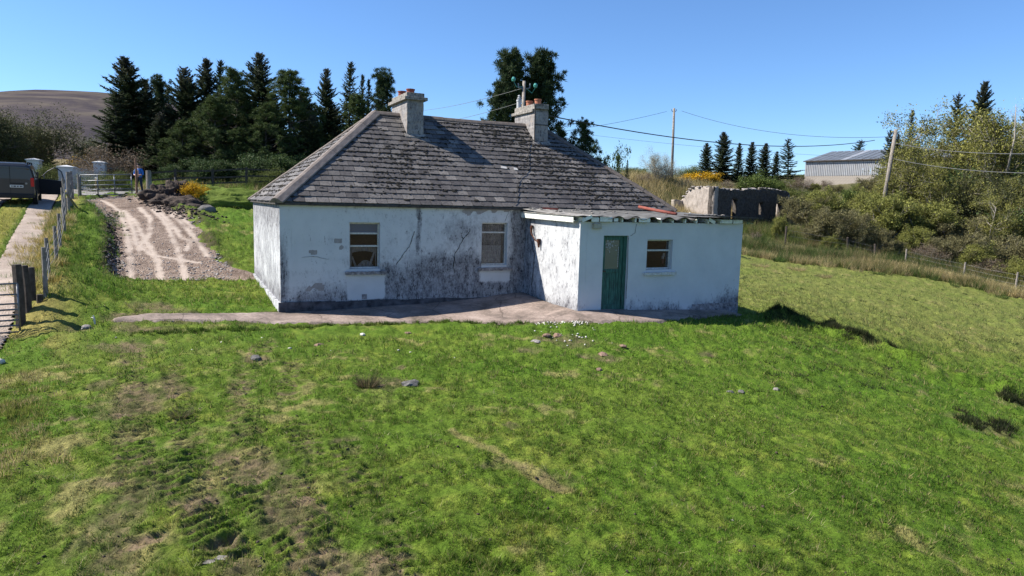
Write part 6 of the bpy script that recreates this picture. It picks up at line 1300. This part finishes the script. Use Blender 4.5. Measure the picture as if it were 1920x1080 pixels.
for px, py, s, c, lb in [(1493, 507, .5, DRY, 'straw-coloured tussock nearest the cottage at the field edge'), (1543, 519, .4, DRY * .8, 'rounded dry tussock right of the pair at the field edge'), (1425, 500, .45, DRY, 'flattened straw tussock beside the extension corner'), (1462, 492, .35, RUSH, 'dark green rush tuft at the field edge'), (1648, 514, .3, RUSH, 'small dark rush tuft out in the far field'), (1771, 527, .4, RUSH, 'dark rush tuft near the middle fence post'), (1875, 556, .4, RUSH, 'dark rush tuft before the last fence post')]:
    rush(px, py, 500, s, .45, [tuple(c), tuple(np.array(c) * .7)], lb, int(px), 1.3)
rush(345, 352, 260, .4, 1.3, [(.10, .14, .03), (.30, .27, .13)], 'tall spiky grass clump at the left of the rail fence', 44, .7); rush(420, 356, 260, .5, 1.1, [(.10, .12, .03), (.34, .30, .17)], 'arching dry grass clump in front of the rail fence', 45, 1.2)
# white plant label / bone and trough
g = ground_hit(178, 610); q = MB(); q.tube([(0, 0, 0), (-.01, 0, .14), (-.03, 0, .22)], [.02, .025, .012], 6); q.tube([(-.09, .02, .16), (-.01, .0, .15)], .012, 5); tag(q.build('bleached_stick', M['bone'], None, (g[0], g[1], gz1(g[0], g[1]) - .02)), 'bleached white forked stick poking up from the bank hollow', 'stick')
g = ground_hit(2, 684); q = MB(); q.tube([(-.5, .3, -.02), (-.15, .1, .05), (.03, 0, .05)], .05, 10); tag(q.build('white_pipe', M['bone'], None, (g[0], g[1], gz1(g[0], g[1])), smooth=True), 'end of a white plastic pipe at the left edge of the lawn', 'pipe')
p = ground_hit(1404, 424) + [0, 0, .12]; q = MB(); q.tube([(-.42, 0, .0), (-.40, 0, .06), (0, 0, .10), (.40, 0, .06), (.42, 0, 0)], [.02, .09, .12, .09, .02], 10); tag(q.build('green_trough', M['green'], None, tuple(p)), 'bright green plastic object sticking out past the extension roof', 'trough')

# ------------------------------------------------------------------ van
def van():
    g = pt(22, 385, 32.6); yaw = R_(31.5); x, y = g[0], g[1]; z = gz1(x, y); fwd = np.array([-math.sin(yaw), math.cos(yaw)]); z2 = gz1(x + fwd[0] * 3.2, y + fwd[1] * 3.2); pit = math.atan2(z2 - z, 3.2)
    o = empty('parked_van', (x, y, z + .02), 0, 'dark grey van parked nose up the lane with its passenger-side door open', 'van'); o.rotation_euler = (pit, 0, yaw)
    HW = .94; st = []   # stations along +y: (y, zlow, zhigh, half width low, half width at top, roof crown)
    prof = [(-.02, .50, 1.20, .86, .80), (.0, .36, 1.80, .92, .77), (.10, .33, 1.90, .94, .78), (1.2, .33, 1.94, .95, .79), (2.6, .33, 1.94, .95, .78), (3.2, .33, 1.84, .95, .74), (3.75, .33, 1.30, .95, .70), (4.2, .36, 1.06, .92, .66), (4.6, .40, .86, .80, .55), (4.68, .48, .74, .70, .45)]
    V = []; F = []; n = 16
    for y_, zl, zh, wl, wt in prof:
        m_ = zl + (zh - zl) * .52; ring = [(-wl * .96, zl), (-wl, zl + .12), (-wl, m_), (-(wl * .35 + wt * .65), zh - .16 * (zh - zl)), (-wt, zh - .05), (-wt * .8, zh), (-wt * .3, zh + .012), (wt * .3, zh + .012)]
        ring = ring[:7] + [(-x_, z_) for x_, z_ in ring[:7]][::-1]
        V += [(x_, y_, z_) for x_, z_ in ring]; n = len(ring)
    for i in range(len(prof) - 1):
        for k in range(n): k2 = (k + 1) % n; F.append((i * n + k, (i + 1) * n + k, (i + 1) * n + k2, i * n + k2))
    mb = MB(); mb.add(V, F + [tuple(range(n)), tuple(range((len(prof) - 1) * n, len(prof) * n))[::-1]]); mb.build('body', M['van'], o, smooth=False, bevel=.02)
    q = MB(); q.box(-.90, .90, -.12, .02, .30, .52); q.build('rear_bumper', M['black'], o, bevel=.04)
    for s in (-1, 1):
        q = MB(); q.box(s * .86 - .07, s * .86 + .07, -.05, .10, .86, 1.28); q.build('tail_light', M['red'], o, bevel=.02)
        q = MB(); q.tube([(s * .70, .25, 2.0), (s * .70, 2.9, 2.0)], .022, 6); [q.box(s * .70 - .03, s * .70 + .03, yy, yy + .12, 1.90, 1.99) for yy in (.25, 1.5, 2.75)]; q.build('roof_rail', M['black'], o)
        for yy in (.85, 3.75):
            t = MB(); 
            for r0, mm in ((.33, 'tyre'), (.21, 'rim')): t.tube([(s * (.80 + (.012 if mm == 'rim' else 0)), yy, .33), (s * (.985 + (.006 if mm == 'rim' else 0)), yy, .33)], r0, 20); w_ = t.build('wheel' if mm == 'tyre' else 'rim', M[mm], o if mm == 'tyre' else w_); t = MB()
        for y0, y1 in ((1.25, 2.25), (.2, 1.1)):
            q = MB(); xx = s * .955; q.add([(xx, y0, 1.22), (xx, y1, 1.22), (s * .875, y1 - .05, 1.68), (s * .875, y0 + .05, 1.68)], [(0, 1, 2, 3)]); q.build('side_window', M['darkglass'], o)
    for k in range(4):
        q = MB(); y0 = .22 + k * .68; q.box(-.60, .60, y0, y0 + .62, 1.925, 1.975); q.build('roof_panel', M['roof_sky_sheen'], o, bevel=.01)
    q = MB(); q.box(-.92, -.14 + .38, -.075, -.06, .80, .94) if False else q.box(-.02, .50, -.05, -.02, .80, .92); po = q.build('number_plate', M['plate'], o, bevel=.004)
    q = MB(); 
    for k, wd in enumerate((.03, .03, .05, .02, .04, .02, .045, .045)): q.box(.03 + k * .056, .03 + k * .056 + wd, -.056, -.0501, .828, .89)
    tag(q.build('plate_characters', M['black'], po), kind='stuff')
    q = MB(); q.tube([(.62, -.05, 1.0), (.62, -.02, 1.0)], .05, 10); q.build('badge', M['rim'], o); q = MB(); q.box(.0, .55, -.06, -.02, .97, 1.02); q.build('door_handle', M['black'], o)
    q = MB(); q.box(-.008, .008, -.035, .0, .52, 1.80); q.build('door_seam', M['black'], o)
    q = MB(); q.add([(-.80, .015 - .02, 1.40), (.80, -.005, 1.40), (.74, -.004, 1.70), (-.74, -.004, 1.70)], [(0, 1, 2, 3)]); q.build('rear_window', M['darkglass'], o)
    # open front door, hinged at the front
    do = MB(); hx, hy = .96, 3.45; L = 1.15; a = R_(72); dx, dy = math.sin(a), -math.cos(a)
    P = lambda u, z_, t=0: (hx + dx * u + dy * t, hy + dy * u - dx * t, z_)
    outl = [(0, .42), (L, .42), (L + .03, 1.1), (L - .10, 1.60), (L - .35, 1.80), (.75, 1.84), (.0, 1.28)]; hole = [(.18, 1.24), (L - .08, 1.18), (L - .18, 1.58), (L - .42, 1.73), (.78, 1.76)]
    for t0, t1 in ((0, .05),):
        A = [P(u, z_, 0) for u, z_ in [(0, .42), (L, .42), (L + .03, 1.13), (0, 1.24)]]; B = [P(u, z_, .06) for u, z_ in [(0, .42), (L, .42), (L + .03, 1.13), (0, 1.24)]]; do.add(A + B, [(0, 1, 2, 3), (7, 6, 5, 4), (0, 4, 5, 1), (1, 5, 6, 2), (2, 6, 7, 3), (3, 7, 4, 0)])
    do.tube([P(.02, 1.22, .03), P(.42, 1.62, .03), P(.72, 1.80, .03), P(L - .30, 1.80, .03), P(L - .10, 1.62, .03), P(L + .02, 1.12, .03)], .032, 6)
    dd = do.build('front_door', M['van'], o); q = MB(); q.add([P(.10, 1.22, .03), P(L, 1.14, .03), P(L - .12, 1.6, .03), P(L - .32, 1.77, .03), P(.73, 1.77, .03), P(.43, 1.58, .03)], [(0, 1, 2, 3, 4, 5)]); q.build('door_window', M['glass'], dd)
    q = MB(); q.box(-.02, .02, -.06, .06, -.09, .09); m_ = q.build('wing_mirror', M['galv'], dd, P(.28, 1.33, .16), bevel=.02); q = MB(); q.box(0, .05, -.02, .02, -.02, .02)
    q = MB(); q.add([P(.25, .60, -.012), P(.95, .60, -.012), P(.95, .78, -.012), P(.25, .75, -.012)], [(0, 1, 2, 3)]); q.build('door_pocket', M['black'], dd); q = MB(); q.beam(P(.45, 1.0, -.02), P(.65, 1.0, -.02), .03, .03); q.build('door_pull', M['rim'], dd)
    q = MB(); q.box(.2, .93, 2.35, 3.5, .45, 1.55); q.build('dark_cabin', M['black'], o)
van()

# ------------------------------------------------------------------ the man by the gate
def person():
    g = pt(262, 367, 40.6); x, y = g[0], g[1]; z = gz1(x, y) + .06; o = empty('person', (x, y, z), .0, 'man in blue shirt and dark jeans behind the driveway gate, looking down at his hands', 'person')
    me = bpy.data.meshes.new('body'); J = {}
    def v(n_, p, r): J[n_] = (len(J), p, r)
    v('pel', (0, 0, .98), .165); v('waist', (0, .01, 1.12), .15); v('chest', (0, .01, 1.32), .175); v('neck0', (0, -.0, 1.48), .085); v('neck', (0, -.02, 1.54), .058); v('head', (0, -.05, 1.63), .085); v('crown', (0, -.07, 1.73), .075)
    for s, n_ in ((-1, 'l'), (1, 'r')):
        v(n_ + 'hip', (s * .10, 0, .92), .105); v(n_ + 'knee', (s * .15, -.03, .50), .068); v(n_ + 'ank', (s * .18, .03, .09), .048); v(n_ + 'toe', (s * .20, -.14, .045), .042)
        v(n_ + 'sh', (s * .19, .0, 1.43), .070); v(n_ + 'elb', (s * .27, -.02, 1.15), .050); v(n_ + 'wr', (s * .09, -.26, 1.10), .032); v(n_ + 'hand', (s * .04, -.31, 1.11), .036)
    E = [('pel', 'waist'), ('waist', 'chest'), ('chest', 'neck0'), ('neck0', 'neck'), ('neck', 'head'), ('head', 'crown')]
    for n_ in 'lr': E += [('pel', n_ + 'hip'), (n_ + 'hip', n_ + 'knee'), (n_ + 'knee', n_ + 'ank'), (n_ + 'ank', n_ + 'toe'), ('neck0', n_ + 'sh'), (n_ + 'sh', n_ + 'elb'), (n_ + 'elb', n_ + 'wr'), (n_ + 'wr', n_ + 'hand')]
    me.from_pydata([J[k][1] for k in J], [(J[a][0], J[b_][0]) for a, b_ in E], []); tmp = bpy.data.objects.new('tmp', me); C.objects.link(tmp); sk = tmp.modifiers.new('s', 'SKIN'); sk.use_smooth_shade = True
    for k in J: sv = me.skin_vertices[0].data[J[k][0]]; sv.radius = (J[k][2], J[k][2]); sv.use_root = (k == 'pel')
    tmp.modifiers.new('u', 'SUBSURF').levels = 2; dg = bpy.context.evaluated_depsgraph_get(); m2 = bpy.data.meshes.new_from_object(tmp.evaluated_get(dg)); bpy.data.objects.remove(tmp); m2.name = 'body'; m2.materials.clear()
    for k in ('skin', 'blueshirt', 'jeans', 'black'): m2.materials.append(M[k])
    for p in m2.polygons:
        c = p.center; p.use_smooth = True
        p.material_index = 3 if c.z < .11 else 2 if c.z < 1.0 and c.y > -.2 else 1 if (1.0 <= c.z < 1.50 and (c.y > -.12 or abs(c.x) > .24)) else 0
    bo = link(bpy.data.objects.new('body', m2), o)
    hm = bpy.data.meshes.new('hair'); V, Fc = ico(2); V = V * np.array([.098, .105, .10]); k = ~((V[:, 1] < -.03) & (V[:, 2] < .03)); V[~k] *= .8; hm.from_pydata(V.tolist(), [], Fc.tolist()); hm.materials.append(M['hair']); hm.update(); link(bpy.data.objects.new('hair', hm), o, (0, -.035, 1.715))
    for s in (-1, 1):
        q = MB(); q.tube([(0, 0, 0), (0, -.012, 0)], .009, 6); q.build('eye', M['black'], o, (s * .032, -.138, 1.655)); q = MB(); q.tube([(s * .0, 0, .02), (s * .012, 0, -.02)], .013, 6); q.build('ear', M['skin'], o, (s * .09, -.04, 1.64))
        for k in range(5): q = MB(); q.tube([(0, 0, 0), (-s * .015, -.03, -.005), (-s * .035, -.045, -.02)], [.010, .009, .006], 5); q.build('thumb' if k == 0 else 'finger', M['skin'], o, (s * (.05 - .004 * k), -.325 - .002 * k, 1.145 - .018 * k))
    q = MB(); q.tube([(0, .01, .03), (0, -.018, -.005), (0, .0, -.02)], [.008, .013, .01], 6); q.build('nose', M['skin'], o, (0, -.14, 1.635)); q = MB(); q.box(-.022, .022, -.006, .002, -.004, .004); q.build('mouth', M['redpipe'], o, (0, -.132, 1.59))
person()
# more scrub on the bank so that little bare ground shows between the trees
FILL = [('willow', 1500, 398, 64, .95, 'grey-green thicket between the ruin and the shed wall'), ('willow_b', 1530, 372, 67, 1.1, 'olive thicket high on the bank under the shed wall'), ('willow', 1590, 372, 66, 1.2, 'olive-grey thicket under the right half of the shed wall'),
    ('willow_b', 1560, 440, 54.5, 1.1, 'low olive willow above the middle of the field edge'), ('brown_scrub', 1600, 440, 55, 1.6, 'brown brambles behind the field edge'), ('willow', 1680, 450, 53.5, 1.3, 'low olive-grey willow behind the first pale fence post'),
    ('brown_scrub', 1750, 455, 52.5, 1.8, 'brown brambles behind the fence in the middle of the bank'), ('willow', 1825, 400, 56, 1.2, 'shaded willow under the alders near the right'), ('willow_b', 1745, 370, 58, 1.2, 'olive willow in the middle of the wooded bank'),
    ('brown_scrub', 1870, 480, 50, 1.8, 'brown brambles behind the last fence posts'), ('alder_b', 1800, 235, 70, 1.0, 'olive alder filling the wood below the dark spruces'), ('alder_b', 1735, 235, 71, .9, 'olive alder on the left shoulder of the wood'),
    ('alder', 1665, 300, 66, .85, 'thin alder right behind the leaning pole'), ('laurel_dark', 1850, 300, 66, 1.3, 'very dark thicket inside the wood'), ('laurel_dark', 1770, 330, 66, 1.3, 'very dark thicket behind the middle alders'), ('laurel_dark', 1900, 380, 58, 1.3, 'very dark thicket low in the wood at the right edge'),
    ('brown_scrub', 1420, 432, 56, 1.2, 'brown briars above the rushy bank behind the extension'), ('willow_b', 1930, 480, 48, 1.0, 'low willow at the right frame edge'), ('laurel_dark', 1720, 340, 68, 1.2, 'dark ivy-like thicket behind the leaning pole')]
for k, px, yt, Y, wd, lb in FILL: plant(k, {'alder': 'alder_tree', 'alder_b': 'alder_tree', 'brown_scrub': 'scrub_bush', 'laurel_dark': 'evergreen_bush'}.get(k, 'willow_bush'), 'tree' if 'alder' in k else 'bush', px, yt, Y, wd, lb, RT_)
# clods round the heap, near-black tussocks on the right-hand mound to thicken the crest's shadow
ql = along([(285, 372), (320, 392), (360, 405), (395, 412)], 420, .45, 71); stones('earth_clods', ql, .075, M['earth'], 72)
ql = along([(205, 400), (214, 450), (208, 520)], 420, .16, 73); stones('drive_edge_clods', ql, .055, M['earth'], 74)
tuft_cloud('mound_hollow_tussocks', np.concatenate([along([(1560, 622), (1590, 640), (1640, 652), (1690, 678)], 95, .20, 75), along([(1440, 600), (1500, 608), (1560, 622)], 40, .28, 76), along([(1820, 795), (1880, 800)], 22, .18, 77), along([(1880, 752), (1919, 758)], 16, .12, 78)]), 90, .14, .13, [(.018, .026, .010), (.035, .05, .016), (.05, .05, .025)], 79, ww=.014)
for k, px, yt, Y, wd, lb in [('willow_b', 1522, 342, 84, 1.3, 'olive thicket at the foot of the block wall, left part'), ('willow', 1562, 346, 82, 1.3, 'grey-green thicket at the foot of the block wall, middle'), ('willow_b', 1612, 338, 82, 1.3, 'olive thicket at the foot of the block wall, right part'),
    ('hedge_shrub', 1490, 352, 76, 2.0, 'green shrub right behind the end of the ruin'), ('willow', 1650, 330, 78, 1.3, 'grey-green thicket between the shed and the leaning pole'), ('laurel', 1385, 338, 82, .9, 'glossy dark laurel left of the round one'), ('hedge_shrub', 1475, 335, 86, 2.0, 'green shrub between the laurels and the shed corner')]:
    plant(k, {'laurel': 'laurel_bush', 'hedge_shrub': 'garden_shrub'}.get(k, 'willow_bush'), 'bush', px, yt, Y, wd, lb)
tuft_cloud('straw_along_fence', along([(1580, 498), (1680, 505), (1760, 520), (1830, 535), (1919, 558)], 240, .45, 91), 90, .32, .5, [DRY * 1.15, DRY * .95, DRY * 1.25, (.20, .19, .07)], 92, ww=.03)
tuft_cloud('path_edge_grass', along([(250, 628), (420, 622), (600, 612), (800, 604), (960, 607), (1250, 600)], 200, .06, 93), 60, .09, .08, [(.07, .13, .015), (.11, .15, .03), (.04, .07, .015)], 94, ww=.012)
tuft_cloud('wall_foot_weeds', np.array([W2(a, -.10 - .05 * random.random()) for a in np.random.default_rng(4).uniform(0, 7.0, 40)] + [W2(X0 - .1 - .05 * random.random(), -b) for b in np.random.default_rng(5).uniform(.3, 3.1, 16)] + [W2(a, BF - .12) for a in np.random.default_rng(6).uniform(9.2, 13, 26)]), 30, .06, .09, [(.05, .08, .02), (.10, .11, .04), (.03, .035, .015)], 95, ww=.010)
r_ = np.random.default_rng(101)
def scatter_px(n, x0, x1, y0, y1, seed):
    r = np.random.default_rng(seed); out = []
    while len(out) < n:
        g = ground_hit(r.uniform(x0, x1), r.uniform(y0, y1)); a, b = toH(g[0], g[1])
        if hard_mask(np.array([g[0]]), np.array([g[1]]))[0] < -.1 and not (-.2 < a < 13.3 and -3.5 < b < 7): out.append(g[:2])
    return np.array(out)
tuft_cloud('field_tufts', scatter_px(170, 1420, 1919, 500, 740, 102), 46, .16, .075, [(.04, .06, .02), (.26, .23, .10), (.07, .10, .02), (.03, .04, .015)], 103, lean=1.0, ww=.02)
tuft_cloud('lawn_tufts', scatter_px(420, 0, 1919, 640, 1079, 104), 34, .055, .055, [(.035, .07, .010), (.10, .16, .02), (.05, .09, .014), (.26, .23, .10)], 105, lean=.9, ww=.009)
stones('lawn_clods', scatter_px(260, 0, 1919, 615, 1079, 106), .017, M['earth'], 107)
tuft_cloud('dead_stalks', scatter_px(300, 0, 1919, 630, 1079, 108), 5, .06, .085, [(.42, .38, .22), (.34, .30, .16)], 109, lean=1.3, ww=.006)
